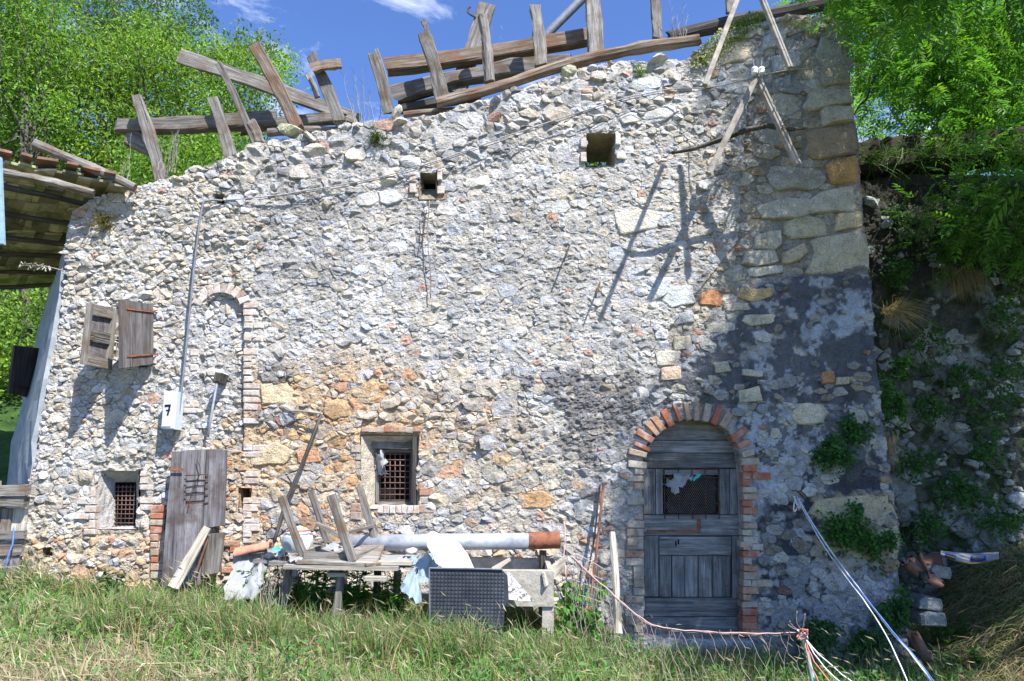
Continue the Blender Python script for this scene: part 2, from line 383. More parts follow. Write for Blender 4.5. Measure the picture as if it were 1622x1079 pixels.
GHOST = [rectp(386, 475, 411, 880), rectp(290, 492, 315, 720), [(311, 480), (325, 456), (350, 446), (378, 452), (398, 474), (386, 486), (372, 468), (350, 463), (334, 470), (320, 490)],
         rectp(566, 672, 662, 692), rectp(992, 640, 1020, 1000), rectp(1174, 660, 1197, 1000), [(1004, 730), (1010, 690), (1040, 655), (1090, 641), (1145, 650), (1185, 690), (1200, 740), (1172, 730), (1150, 683), (1090, 664), (1040, 685), (1022, 730)],
         rectp(145, 731, 226, 745), rectp(135, 840, 226, 850), rectp(240, 800, 262, 905)]

def ell(px, py, cx, cy, rx, ry, nz, k=.5, s=.25):
    r = np.sqrt(((px - cx) / rx) ** 2 + ((py - cy) / ry) ** 2) + (nz - .5) * k * 2
    return 1 - sstep(1 - s, 1 + s, r)
def polyw(px, py, poly, nz, blur=26):
    """noisy-edged membership"""
    return sum(inpoly(px + (nz[0] - .5) * blur * s, py + (nz[1] - .5) * blur * s + e, poly).astype(float) for s, e in ((1.2, 0), (2.2, 4), (3.4, -5), (4.6, 2))) / 4
def lerpc(c, d, t):
    return c * (1 - t[..., None]) + np.array(d) * t[..., None]
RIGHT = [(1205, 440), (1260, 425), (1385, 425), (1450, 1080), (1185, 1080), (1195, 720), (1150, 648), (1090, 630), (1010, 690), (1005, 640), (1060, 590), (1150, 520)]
def wall_paint(x, z):
    """colour, height (towards the viewer) and roughness of the mortar and render at wall points"""
    px, py = PX(x, np.zeros_like(x), z)
    a = fbm(x * 2.2, z * 2.2, 0, 4, 3); b_ = fbm(x * 7, z * 7, 0, 4, 9, .6); c_ = fbm(x * 1.1 + 9, z * 1.1, 0, 5, 21, .6); d_ = fbm(x * 18, z * 18, 0, 3, 41, .6)
    nz = (fbm(x * 5, z * 5, 0, 4, 61, .6), fbm(x * 5, z * 5, 0, 4, 71, .6)); nz0 = fbm(x * 3 + 30, z * 3, 0, 4, 81, .6)
    col = np.ones(x.shape + (3,)) * np.array((.54, .52, .485))
    col *= (.62 + .72 * a)[..., None]; col *= (1 - .30 * sstep(.50, .64, c_))[..., None]; col = lerpc(col, (.34, .33, .31), .45 * sstep(.5, .62, nz0))
    col = lerpc(col, (.56, .51, .42), .5 * sstep(430, 300, px))                     # creamier to the left
    col = lerpc(col, (.50, .35, .20), .85 * ell(px, py, 560, 730, 230, 160, c_, .7))
    col = lerpc(col, (.50, .40, .26), .6 * ell(px, py, 250, 880, 240, 60, c_, .5))
    col = lerpc(col, (.44, .39, .31), .7 * ell(px, py, 800, 780, 200, 90, c_, .6))
    h = np.zeros_like(x); rough = np.ones_like(x)
    # grey cement patches near the middle bottom
    cem = np.maximum.reduce([polyw(px, py, rectp(655, 745, 880, 860), nz, 34) * (c_ > .47), polyw(px, py, rectp(560, 800, 770, 850), nz, 20), polyw(px, py, rectp(430, 740, 540, 860), nz, 30) * (b_ > .48), polyw(px, py, rectp(900, 760, 990, 850), nz, 20) * (b_ > .45)])
    col = lerpc(col, (.30, .30, .295), cem * .8); h += cem * .012
    # coarse dark cement
    dk = polyw(px, py, [(825, 585), (1015, 565), (1020, 620), (985, 720), (900, 745), (800, 720), (690, 710), (680, 650), (800, 640)], nz, 40) * sstep(.64, .74, c_ + .5 * b_)
    col = lerpc(col, (.16, .155, .16), dk * .85); h += dk * .012; rough += dk * .7
    dk2 = ell(px, py, 438, 655, 34, 16, b_, .4) + ell(px, py, 440, 592, 24, 20, b_, .4)
    col = lerpc(col, (.16, .155, .15), dk2 * .8); h += dk2 * .02
    # smooth grey render, top right
    tr = polyw(px, py, [(1125, 105), (1250, 100), (1305, 200), (1240, 290), (1130, 300), (1100, 200)], nz, 36)
    col = lerpc(col, (.40, .395, .38), tr * .8); col *= (1 - tr * .35 * (d_ > .55))[..., None]; h += tr * .018; rough -= tr * .35
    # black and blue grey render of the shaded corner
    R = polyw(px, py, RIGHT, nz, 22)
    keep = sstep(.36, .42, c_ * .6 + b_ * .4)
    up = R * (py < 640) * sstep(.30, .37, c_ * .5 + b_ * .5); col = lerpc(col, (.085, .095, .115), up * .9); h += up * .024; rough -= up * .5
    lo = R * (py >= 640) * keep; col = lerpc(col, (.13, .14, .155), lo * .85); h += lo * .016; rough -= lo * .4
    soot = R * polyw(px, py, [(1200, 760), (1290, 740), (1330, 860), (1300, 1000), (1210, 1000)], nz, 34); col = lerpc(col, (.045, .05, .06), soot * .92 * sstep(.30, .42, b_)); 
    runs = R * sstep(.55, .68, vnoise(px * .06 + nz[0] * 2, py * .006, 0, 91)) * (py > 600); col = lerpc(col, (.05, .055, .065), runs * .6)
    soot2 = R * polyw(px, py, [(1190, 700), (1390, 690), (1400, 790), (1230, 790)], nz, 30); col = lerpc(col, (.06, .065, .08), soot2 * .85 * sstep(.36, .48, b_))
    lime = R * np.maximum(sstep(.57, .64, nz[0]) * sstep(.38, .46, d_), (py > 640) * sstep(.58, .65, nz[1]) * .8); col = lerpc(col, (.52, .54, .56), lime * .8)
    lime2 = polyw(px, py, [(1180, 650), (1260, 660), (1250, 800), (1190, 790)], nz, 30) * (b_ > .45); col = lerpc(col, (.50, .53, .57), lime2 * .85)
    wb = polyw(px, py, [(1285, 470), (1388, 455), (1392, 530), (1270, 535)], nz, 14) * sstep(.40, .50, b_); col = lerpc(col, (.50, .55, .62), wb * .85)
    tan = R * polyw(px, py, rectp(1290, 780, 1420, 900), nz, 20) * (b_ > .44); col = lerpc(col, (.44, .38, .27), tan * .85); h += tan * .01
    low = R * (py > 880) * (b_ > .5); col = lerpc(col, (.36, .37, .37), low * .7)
    qz = inpoly(px, py, [(1185, 150), (1372, 140), (1385, 436), (1190, 440), (1050, 600), (1030, 560), (1100, 470), (1170, 380)]); h -= qz * .022; col = lerpc(col, (.26, .23, .17), qz * .6)
    # beside the door: pale smooth render, limewashed
    bs = polyw(px, py, rectp(940, 700, 1020, 880), nz, 18); col = lerpc(col, (.38, .37, .35), bs * .7); h += bs * .01; rough -= bs * .5
    col = lerpc(col, (.50, .52, .55), bs * (b_ > .55) * .8)
    # darker towards the foot
    col = lerpc(col, (.20, .20, .17), .5 * sstep(.25, 0, z - .08 * (-x)) * (x > -2))
    # blind arch is set back
    bl = inpoly(px, py, BLIND); h -= bl * .055; col = lerpc(col, (.46, .46, .46), bl * .5)
    col = lerpc(col, (.46, .47, .50), .5 * ell(px, py, 290, 590, 70, 130, c_, .5))
    return col, h, np.clip(rough, .2, 2), px, py
def off_h(x, z):
    c, h, r, px, py = wall_paint(np.atleast_1d(np.array(x, float)), np.atleast_1d(np.array(z, float)))
    return c, h, r, px, py

HOUSE = empty('stone_farmhouse', (-.3, 0, 0), 'tall ruined rubble stone farmhouse front with arched door, patchy render and no roof', 'house')
# mortar bed: a dense relief
res = .0125
xs = np.arange(-5.1, 4.1, res); zs = np.arange(-.35, 6.75, res)
GX, GZ = np.meshgrid(xs, zs); gx = GX.ravel(); gz = GZ.ravel()
nb = (fbm(gx * 3, gz * 3, 0, 3, 5) - .5) * .09
inside = inpoly(gx + nb, gz + (fbm(gx * 3, gz * 3, 0, 3, 6) - .5) * .09, OUTW)
for o_ in OPEN: inside &= ~inpoly(gx, gz, poly_w(o_))
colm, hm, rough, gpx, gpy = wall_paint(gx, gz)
rid = 1 - np.abs(fbm(gx * 13, gz * 15, 0, 5, 33, .62) - .5) * 3.4
lump = fbm(gx * 24, gz * 30, 0, 4, 55, .6)
dep = (rid * .013 + (lump - .5) * .030) * (.30 + .75 * rough)
leftr = sstep(440, 330, gpx)
dep += leftr * (fbm(gx * 16, gz * 17, 0, 3, 77) - .55) * .045
big = (fbm(gx * 1.3, gz * 1.3, 0, 3, 91) - .5) * .05
gy = -(dep + hm + big) + .012
colm = colm * (.86 + .28 * fbm(gx * 30, gz * 30, 0, 3, 101))[:, None]
nx_, nz_ = len(xs), len(zs)
I = inside.reshape(nz_, nx_)
fm = I[:-1, :-1] & I[1:, :-1] & I[:-1, 1:] & I[1:, 1:]
idx = np.arange(nx_ * nz_).reshape(nz_, nx_)
q = np.stack([idx[:-1, :-1][fm], idx[:-1, 1:][fm], idx[1:, 1:][fm], idx[1:, :-1][fm]], 1)
# rim quads back to the core where the relief ends
back = {}
vf = np.stack([gx, gy, gz], 1)
def rim():
    rows = []; add = []; cnt = len(vf); mp_ = {}
    pad = np.zeros((fm.shape[0] + 2, fm.shape[1] + 2), bool); pad[1:-1, 1:-1] = fm
    def bk(i):
        if i not in mp_: mp_[i] = cnt + len(add); add.append(i)
        return mp_[i]
    for (dz, dx, a, b__) in ((0, -1, (1, 0), (0, 0)), (0, 1, (0, 1), (1, 1)), (-1, 0, (0, 0), (0, 1)), (1, 0, (1, 1), (1, 0))):
        e = fm & ~pad[1 + dz:1 + dz + fm.shape[0], 1 + dx:1 + dx + fm.shape[1]]
        for r, c in zip(*np.nonzero(e)):
            i0 = idx[r + a[0], c + a[1]]; i1 = idx[r + b__[0], c + b__[1]]
            rows.append((i0, i1, bk(i1), bk(i0)))
    return np.array(rows), np.array(add)
rq, addi = rim()
vb = vf[addi].copy(); vb[:, 1] = .31
V = np.concatenate([vf, vb]); Q = np.concatenate([q, rq]); CC = np.concatenate([colm, colm[addi]])
used = np.zeros(len(V), bool); used[Q.ravel()] = True; re = np.cumsum(used) - 1
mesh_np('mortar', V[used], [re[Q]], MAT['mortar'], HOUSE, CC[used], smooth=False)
BASE_H = (hm + big)
def surf_y(x, z):
    i = np.clip(((np.asarray(x) - xs[0]) / res).astype(int), 0, nx_ - 1); j = np.clip(((np.asarray(z) - zs[0]) / res).astype(int), 0, nz_ - 1)
    return -(BASE_H[j * nx_ + i])
# core of the wall, 0.3 m thick, behind the relief
cs = .06; cx_ = np.arange(-5.1, 4.1, cs); cz_ = np.arange(-.35, 6.75, cs)
CX, CZ = np.meshgrid(cx_, cz_); m_ = inpoly(CX, CZ, OUTW) & inpoly(CX, CZ + .07, OUTW) & inpoly(CX + .06, CZ, OUTW) & inpoly(CX - .06, CZ, OUTW)
m_ &= ~inpoly(CX, CZ, poly_w(rectp(930, 214, 973, 262)))
fmc = m_[:-1, :-1] & m_[1:, :-1] & m_[:-1, 1:] & m_[1:, 1:]
ic = np.arange(CX.size).reshape(CX.shape)
qc = np.stack([ic[:-1, :-1][fmc], ic[:-1, 1:][fmc], ic[1:, 1:][fmc], ic[1:, :-1][fmc]], 1)
n0 = CX.size; v0 = np.stack([CX.ravel(), np.full(n0, .305), CZ.ravel()], 1); v1 = v0.copy(); v1[:, 1] = .62
v1[:, 1] += vnoise(v1[:, 0] * 5, v1[:, 2] * 5) * .05
pad = np.zeros((fmc.shape[0] + 2, fmc.shape[1] + 2), bool); pad[1:-1, 1:-1] = fmc; rw = []
for (dz, dx, a, b__) in ((0, -1, (1, 0), (0, 0)), (0, 1, (0, 1), (1, 1)), (-1, 0, (0, 0), (0, 1)), (1, 0, (1, 1), (1, 0))):
    e = fmc & ~pad[1 + dz:1 + dz + fmc.shape[0], 1 + dx:1 + dx + fmc.shape[1]]
    for r, c in zip(*np.nonzero(e)):
        i0 = ic[r + a[0], c + a[1]]; i1 = ic[r + b__[0], c + b__[1]]; rw.append((i0, i1, i1 + n0, i0 + n0))
QC = np.concatenate([qc, qc[:, ::-1] + n0, np.array(rw)]); VC = np.concatenate([v0, v1])
used = np.zeros(len(VC), bool); used[QC.ravel()] = True; re = np.cumsum(used) - 1
cc = np.ones((used.sum(), 3)) * np.array((.33, .31, .28))
mesh_np('wall_core', VC[used], [re[QC]], MAT['mortar'], HOUSE, cc)

# ------------------------------------------------------------------ rubble stones: a power diagram with a wide spread of sizes
AN = 1.45    # stones lie flat: wider than tall
def size_scale(px, py):
    s = 1.0
    if px < 430: s = .78
    elif py > 600: s = 1.02
    else: s = .86
    top = np.interp(px, [100, 300, 620, 880, 1100, 1300], [330, 272, 190, 122, 94, 30])
    if py - top < 95 and px > 380: s = 1.3
    if px > 1190 and py < 440: s = 1.5
    return s
def seeds_for(outw, bounds, classes, scf, ghost_polys, rngs, proj=None):
    x0, x1, z0, z1 = bounds; H = {}; cell = .22; S = []
    def near(x, s):
        a, b__ = int(x // cell), int(s // cell)
        for i in (a - 1, a, a + 1):
            for j in (b__ - 1, b__, b__ + 1):
                for k in H.get((i, j), ()): yield k
    def put(x, s, r, g):
        H.setdefault((int(x // cell), int(s // cell)), []).append(len(S)); S.append((x, s, r, g))
    for gp in ghost_polys:
        gx0 = min(p[0] for p in gp); gx1 = max(p[0] for p in gp); gz0 = min(p[1] for p in gp); gz1 = max(p[1] for p in gp)
        a = np.arange(gx0 + .015, gx1, .05); b__ = np.arange(gz0 + .012, gz1, .035)
        if len(a) == 0 or len(b__) == 0: a = np.array([(gx0 + gx1) / 2]); b__ = np.array([(gz0 + gz1) / 2])
        A, B = np.meshgrid(a, b__); ok = inpoly(A.ravel(), B.ravel(), gp)
        for x, z in zip(A.ravel()[ok], B.ravel()[ok]): put(x, z * AN, .024, 1)
    for i in range(len(outw)):
        p, q = outw[i], outw[(i + 1) % len(outw)]; L_ = math.hypot(q[0] - p[0], q[1] - p[1]); nx, nz = (p[1] - q[1]) / L_, (q[0] - p[0]) / L_
        m = ((p[0] + q[0]) / 2 + nx * .02, (p[1] + q[1]) / 2 + nz * .02)
        if inpoly(np.array([m[0]]), np.array([m[1]]), outw)[0]: nx, nz = -nx, -nz
        for k in range(max(1, int(L_ / .045))):
            t = (k + .5) * .045 / L_; put(p[0] + (q[0] - p[0]) * t + nx * .03, (p[1] + (q[1] - p[1]) * t + nz * .03) * AN, .024, 1)
    for r, tries in classes:
        X = rngs.uniform(x0, x1, tries); Z = rngs.uniform(z0, z1, tries); ok = inpoly(X, Z, outw)
        PXs, PYs = PX(X, np.full(tries, proj or 0.0), Z); J = rngs.uniform(.8, 1.15, tries)
        for x, z, k, px, py, j in zip(X, Z, ok, PXs, PYs, J):
            if not k: continue
            rr = r * j * scf(px, py); s = z * AN; good = True
            for i in near(x, s):
                a = S[i]; d = (x - a[0]) ** 2 + (s - a[1]) ** 2
                if d < (.80 * (rr + a[2])) ** 2: good = False; break
            if good: put(x, s, rr, 0)
    return S, H, cell
def cells_of(S, H, cell):
    out = []
    for i, (x, s, r, g) in enumerate(S):
        if g: continue
        R = r * 2.2; poly = [(x - R, s - R), (x + R, s - R), (x + R, s + R), (x - R, s + R)]
        a, b__ = int(x // cell), int(s // cell); nb_ = []
        for ii in (a - 2, a - 1, a, a + 1, a + 2):
            for jj in (b__ - 2, b__ - 1, b__, b__ + 1, b__ + 2):
                for k in H.get((ii, jj), ()):
                    if k != i:
                        t = S[k]; d = (t[0] - x) ** 2 + (t[1] - s) ** 2
                        if d < (R * 1.5 + t[2]) ** 2: nb_.append((d, t))
        nb_.sort(key=lambda q: q[0])
        for d, t in nb_[:22]:
            # keep p with |p-x|^2 - r^2 < |p-t|^2 - rt^2
            nx, ns = t[0] - x, t[1] - s; c = (t[0] ** 2 + t[1] ** 2 - t[2] ** 2 - x * x - s * s + r * r) / 2
            np_ = []; m = len(poly)
            for k in range(m):
                p, q_ = poly[k], poly[(k + 1) % m]; dp = p[0] * nx + p[1] * ns - c; dq = q_[0] * nx + q_[1] * ns - c
                if dp <= 0: np_.append(p)
                if (dp < 0) != (dq < 0):
                    u = dp / (dp - dq); np_.append((p[0] + (q_[0] - p[0]) * u, p[1] + (q_[1] - p[1]) * u))
            poly = np_
            if len(poly) < 3: break
        if len(poly) >= 3:
            q_ = np.array([(p[0], p[1] / AN) for p in poly]); ux = (fbm(q_[:, 0] * 4.5, q_[:, 1] * 4.5, 0, 2, 501) - .5) * .075; uz = (fbm(q_[:, 0] * 4.5, q_[:, 1] * 4.5, 0, 2, 511) - .5) * .075
            out.append((x, s / AN, r, list(zip(q_[:, 0] + ux, q_[:, 1] + uz))))
    return out
def stone_mesh(poly, y, h, gap, rngs, chip=.16, tilt=.25, flat=0.0):
    """rubble stone: uneven outline, broken edges, a face cut by a few intersecting fracture planes"""
    cx = sum(p[0] for p in poly) / len(poly); cz = sum(p[1] for p in poly) / len(poly)
    pts = []; n = len(poly)
    for i in range(n):
        a = poly[i]; b__ = poly[(i + 1) % n]; L_ = math.hypot(a[0] - b__[0], a[1] - b__[1])
        if L_ < .008: continue
        k = rngs.random() * .12 + .05
        pts.append((a[0] + (b__[0] - a[0]) * k, a[1] + (b__[1] - a[1]) * k))
        if L_ > .06: pts.append((a[0] + (b__[0] - a[0]) * .5, a[1] + (b__[1] - a[1]) * .5))
        pts.append((a[0] + (b__[0] - a[0]) * (1 - k), a[1] + (b__[1] - a[1]) * (1 - k)))
    n = len(pts)
    if n < 4: return None
    size = math.sqrt(abs(sum(pts[i][0] * pts[(i + 1) % n][1] - pts[(i + 1) % n][0] * pts[i][1] for i in range(n))) / 2)
    if size < .012: return None
    r1 = rngs.random(n); hh = min(h, size * .6)
    base = []
    for i, p in enumerate(pts):
        d = math.hypot(p[0] - cx, p[1] - cz) + 1e-6; kk = max(.2, 1 - gap / d) * (1 + (r1[i] - .5) * .14)
        base.append(((p[0] - cx) * kk, (p[1] - cz) * kk))
    planes = [(hh * rngs.uniform(.9, 1.25), (rngs.random() - .5) * tilt, (rngs.random() - .60) * tilt)]
    for _ in range(4):
        an = rngs.random() * 6.283; sl = rngs.uniform(.15, 1.3) * (1 - flat * .75)
        planes.append((hh * rngs.uniform(.95, 1.5) + flat * .01, -math.cos(an) * sl, -math.sin(an) * sl))
    def H(u, v): return max(.001, min(a + bx * u + bz * v for a, bx, bz in planes))
    vs = []
    for (k, m) in ((1.04, None), (1.0, .0), (.90, 1), (.66, 1), (.36, 1)):
        for i, (u, v) in enumerate(base):
            X, Z = u * k, v * k
            hy = -.03 if m is None else (H(X, Z) * (.45 + .25 * r1[(i * 3) % n]) if m == 0 else H(X, Z))
            vs.append((cx + X, y - hy, cz + Z))
    vs.append((cx, y - H(0, 0), cz))
    fs4 = []; fs3 = []
    for k in range(4):
        for i in range(n):
            j = (i + 1) % n; fs4.append((k * n + i, k * n + j, (k + 1) * n + j, (k + 1) * n + i))
    for i in range(n): fs3.append((4 * n + i, 4 * n + (i + 1) % n, 5 * n))
    return vs, fs4, fs3, size, cx, cz
WHITE = [(.56, .545, .51), (.50, .505, .51), (.46, .49, .55), (.56, .51, .43), (.40, .385, .36), (.50, .44, .35), (.64, .63, .61), (.33, .34, .37), (.47, .44, .39)]
OCH = [(.56, .37, .19), (.60, .46, .29), (.50, .27, .13), (.58, .50, .38), (.46, .42, .36), (.52, .27, .16), (.36, .34, .31)]
CREAM = [(.60, .565, .49), (.56, .50, .40), (.62, .61, .59), (.50, .51, .53), (.50, .42, .31), (.44, .41, .36)]
GREYS = [(.30, .30, .28), (.44, .41, .33), (.50, .44, .32), (.36, .37, .38), (.22, .24, .25), (.52, .50, .45)]
QUO = [(.50, .47, .38), (.56, .52, .42), (.44, .42, .36), (.55, .53, .48), (.46, .38, .26), (.40, .26, .14)]
def stone_col(px, py, rngs):
    u = rngs.random(); pal = WHITE
    if px < 420: pal = CREAM if u < .8 else WHITE
    e = ((px - 560) / 235) ** 2 + ((py - 730) / 145) ** 2
    if e < 1 and u < .72 * (1.25 - e): pal = OCH
    if py > 690 and px < 700 and px > 400 and u < .5: pal = OCH
    if px < 420 and py > 845 and u < .7: pal = OCH
    if px > 620 and px < 1000 and py > 590 and u < .5: pal = CREAM if u < .2 else (OCH if u < .33 else GREYS)
    if py < 300 and 600 < px < 1110 and u < .35: pal = CREAM
    if px > 1150 and py < 480: pal = QUO
    elif px > 1060 and py < 620 and u < .5: pal = QUO
    if px > 1180 and py > 430: pal = GREYS if u < .7 else QUO
    c = pal[int(rngs.random() * len(pal))]; k = rngs.uniform(.70, 1.16)
    if rngs.random() < .018: c = (.46, .22, .14)
    if rngs.random() < .02: c = (.22, .23, .25)
    return (c[0] * k, c[1] * k, c[2] * k)
# hand-laid big stones of the corner and the wall head (pixel outlines on the wall plane)
QUOINS = [([(1283, 378), (1372, 362), (1378, 432), (1272, 436), (1290, 405)], .54, .50, .40), ([(1300, 302), (1364, 290), (1367, 332), (1292, 338), (1262, 332)], .55, .53, .46),
  ([(1245, 350), (1272, 340), (1310, 345), (1312, 372), (1255, 380), (1240, 368)], .50, .47, .37), ([(1325, 338), (1367, 333), (1369, 358), (1322, 366)], .56, .48, .34),
  ([(1308, 258), (1358, 246), (1362, 288), (1318, 292)], .52, .33, .15), ([(1275, 205), (1356, 198), (1360, 242), (1300, 255), (1276, 248)], .38, .30, .22),
  ([(1222, 262), (1296, 268), (1312, 286), (1290, 302), (1228, 300), (1215, 282)], .42, .41, .38), ([(1296, 172), (1350, 165), (1354, 192), (1302, 200)], .58, .54, .46),
  ([(1280, 146), (1348, 138), (1350, 162), (1286, 178), (1270, 172)], .52, .50, .45), ([(1200, 325), (1245, 312), (1292, 318), (1280, 345), (1240, 348), (1206, 346)], .50, .48, .42),
  ([(1194, 370), (1236, 364), (1240, 386), (1228, 398), (1196, 394)], .46, .44, .38), ([(1180, 398), (1230, 394), (1234, 415), (1200, 424), (1176, 418)], .48, .46, .42),
  ([(1238, 400), (1272, 385), (1282, 398), (1262, 416), (1240, 418)], .52, .46, .36), ([(1182, 425), (1240, 418), (1242, 432), (1190, 440)], .55, .54, .50),
  ([(1110, 462), (1135, 456), (1148, 470), (1142, 486), (1108, 482)], .52, .26, .14), ([(1170, 458), (1222, 458), (1225, 470), (1190, 480), (1168, 472)], .50, .40, .22),
  ([(1145, 482), (1200, 478), (1190, 492), (1150, 494)], .46, .44, .38), ([(1178, 500), (1228, 498), (1225, 512), (1190, 518), (1172, 510)], .56, .53, .44),
  ([(1118, 512), (1175, 510), (1172, 524), (1124, 528)], .48, .47, .41), ([(1072, 495), (1098, 492), (1104, 510), (1070, 514)], .38, .40, .45),
  ([(1065, 534), (1095, 530), (1098, 552), (1066, 556)], .50, .46, .38), ([(1038, 556), (1080, 555), (1082, 578), (1040, 580)], .62, .60, .55), ([(1045, 582), (1078, 580), (1078, 602), (1046, 604)], .56, .44, .36),
  ([(1300, 60), (1330, 70), (1338, 105), (1306, 112), (1290, 90)], .46, .46, .43), ([(1208, 58), (1246, 52), (1240, 76), (1206, 82)], .56, .58, .60), ([(1120, 82), (1172, 60), (1196, 72), (1185, 96), (1130, 108)], .56, .50, .42),
  ([(1220, 92), (1262, 86), (1268, 110), (1224, 120)], .55, .57, .58), ([(1296, 112), (1340, 106), (1345, 134), (1300, 140)], .40, .38, .33),
  ([(1290, 790), (1415, 782), (1418, 824), (1300, 826), (1282, 812)], .46, .40, .28), ([(1385, 838), (1420, 832), (1424, 866), (1386, 868)], .46, .42, .32), ([(1297, 590), (1318, 588), (1320, 608), (1298, 610)], .46, .25, .14), ([(1320, 598), (1342, 597), (1342, 610), (1320, 611)], .52, .50, .38),
  ([(1258, 642), (1292, 636), (1312, 652), (1300, 672), (1264, 674), (1250, 662)], .56, .52, .42), ([(1165, 620), (1200, 612), (1205, 636), (1170, 640)], .50, .48, .40), ([(1128, 575), (1150, 572), (1158, 590), (1132, 592)], .48, .46, .38), ([(1174, 585), (1208, 588), (1205, 600), (1172, 596)], .54, .53, .47),
  ([(970, 335), (1010, 328), (1052, 340), (1040, 362), (985, 372)], .62, .60, .56), ([(1052, 455), (1098, 452), (1102, 480), (1060, 490), (1048, 476)], .54, .58, .64), ([(1022, 470), (1048, 440), (1066, 440), (1056, 468), (1030, 480)], .52, .56, .62),
  ([(735, 285), (775, 276), (778, 292), (740, 298)], .66, .66, .65), ([(565, 312), (595, 300), (605, 316), (590, 328), (566, 328)], .64, .65, .66), ([(600, 304), (628, 300), (640, 316), (616, 328), (602, 322)], .62, .65, .70),
  ([(1030, 122), (1048, 126), (1046, 140), (1010, 146), (996, 138), (1000, 128)], .62, .66, .70), ([(1020, 180), (1070, 162), (1072, 178), (1050, 196), (1016, 196)], .58, .60, .62), ([(820, 780), (860, 776), (880, 790), (866, 806), (826, 804)], .52, .34, .20),
  ([(410, 612), (450, 600), (470, 622), (455, 640), (415, 640)], .60, .50, .36), ([(515, 632), (548, 628), (560, 656), (530, 666), (512, 656)], .54, .36, .22), ([(470, 715), (505, 713), (508, 732), (472, 735)], .54, .30, .20), ([(395, 712), (440, 700), (466, 715), (455, 735), (400, 738)], .58, .48, .34)]
rs = np.random.default_rng(11)
ghosts = [poly_w(p) for p in OPEN + GHOST] + [poly_w([(a, b__) for a, b__ in qn[0]]) for qn in QUOINS]
classes = [(.115, 500), (.085, 2200), (.062, 9000), (.045, 22000), (.031, 34000), (.021, 26000)]
S, H_, cell_ = seeds_for(OUTW, (-5.1, 4.0, -.3, 6.7), classes, size_scale, ghosts, rs)
CE = cells_of(S, H_, cell_)
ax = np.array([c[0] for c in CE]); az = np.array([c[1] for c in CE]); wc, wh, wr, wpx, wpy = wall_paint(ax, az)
STN = []
for i, (x, z, r, poly) in enumerate(CE):
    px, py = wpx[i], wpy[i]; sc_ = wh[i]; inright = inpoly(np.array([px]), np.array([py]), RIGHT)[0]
    p_drop = .10
    if 420 < px < 1180 and 260 < py < 590: p_drop = .36
    if wr[i] < .8: p_drop = .45
    if wr[i] > 1.25: p_drop = .62
    if inright: p_drop = (.86 if py < 600 else .55) if not (px > 1270 and py > 455 and py < 480) else 1
    if r < .03: p_drop += .08
    if rs.random() < p_drop: continue
    topz = np.interp(px, [100, 300, 620, 880, 1100, 1300], [330, 272, 190, 122, 94, 30])
    rel = .78 if px < 420 else (.85 if py - topz < 110 else (.46 if py < 590 else .60))
    h = rs.uniform(.010, .040) * rel * (r / .05) ** .35
    y0 = float(surf_y(x, z)) - .002
    if wr[i] < .8 or inright: h = h * .4 + .012
    sm = stone_mesh(poly, y0, h, rs.uniform(.0, .005), rs, tilt=.7)
    if sm is None: continue
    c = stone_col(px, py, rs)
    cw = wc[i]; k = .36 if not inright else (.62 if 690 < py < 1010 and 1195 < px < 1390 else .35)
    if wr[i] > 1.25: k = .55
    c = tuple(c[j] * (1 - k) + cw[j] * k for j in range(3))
    STN.append((sm, c, inright))
QS = []
for qi, (pl, r_, g_, b__) in enumerate(QUOINS):
    pw = poly_w(pl); xx = sum(p[0] for p in pw) / len(pw); zz = sum(p[1] for p in pw) / len(pw)
    if sum(pw[i][0] * pw[(i + 1) % len(pw)][1] - pw[(i + 1) % len(pw)][0] * pw[i][1] for i in range(len(pw))) < 0: pw = pw[::-1]
    sm = stone_mesh(pw, float(surf_y(xx, zz)), rs.uniform(.03, .055) if pl[0][0] > 1170 and pl[0][1] < 440 else rs.uniform(.014, .024), .0035, rs, tilt=.12, flat=1.0)
    QS.append((sm, (r_, g_ * .97, b__ * .88), False))
STN.sort(key=lambda s: -s[0][3])
def vcols(c, vs, rngs):
    k = 1 + (rngs.random(len(vs)) - .5) * .22
    return np.clip(np.array(c)[None, :] * k[:, None], 0, 1)
NBIG = 225
for sm, c, ir in QS + STN[:NBIG]:
    mesh_np('stone', sm[0], [np.array(sm[1]), np.array(sm[2])], MAT['stone'], HOUSE, vcols(c, sm[0], rs))
def join_stones(lst, name, mat, parent):
    V = []; F4 = []; F3 = []; C = []; b = 0
    for sm, c, ir in lst:
        V.append(np.array(sm[0])); F4.append(np.array(sm[1]) + b); F3.append(np.array(sm[2]) + b); C.append(vcols(c, sm[0], rs)); b += len(sm[0])
    o = mesh_np(name, np.concatenate(V), [np.concatenate(F4), np.concatenate(F3)], mat, parent, np.concatenate(C)); o['kind'] = 'stuff'; return o
join_stones(STN[NBIG:], 'small_stone', MAT['stone'], HOUSE)
print('stones', len(STN), len(QS))

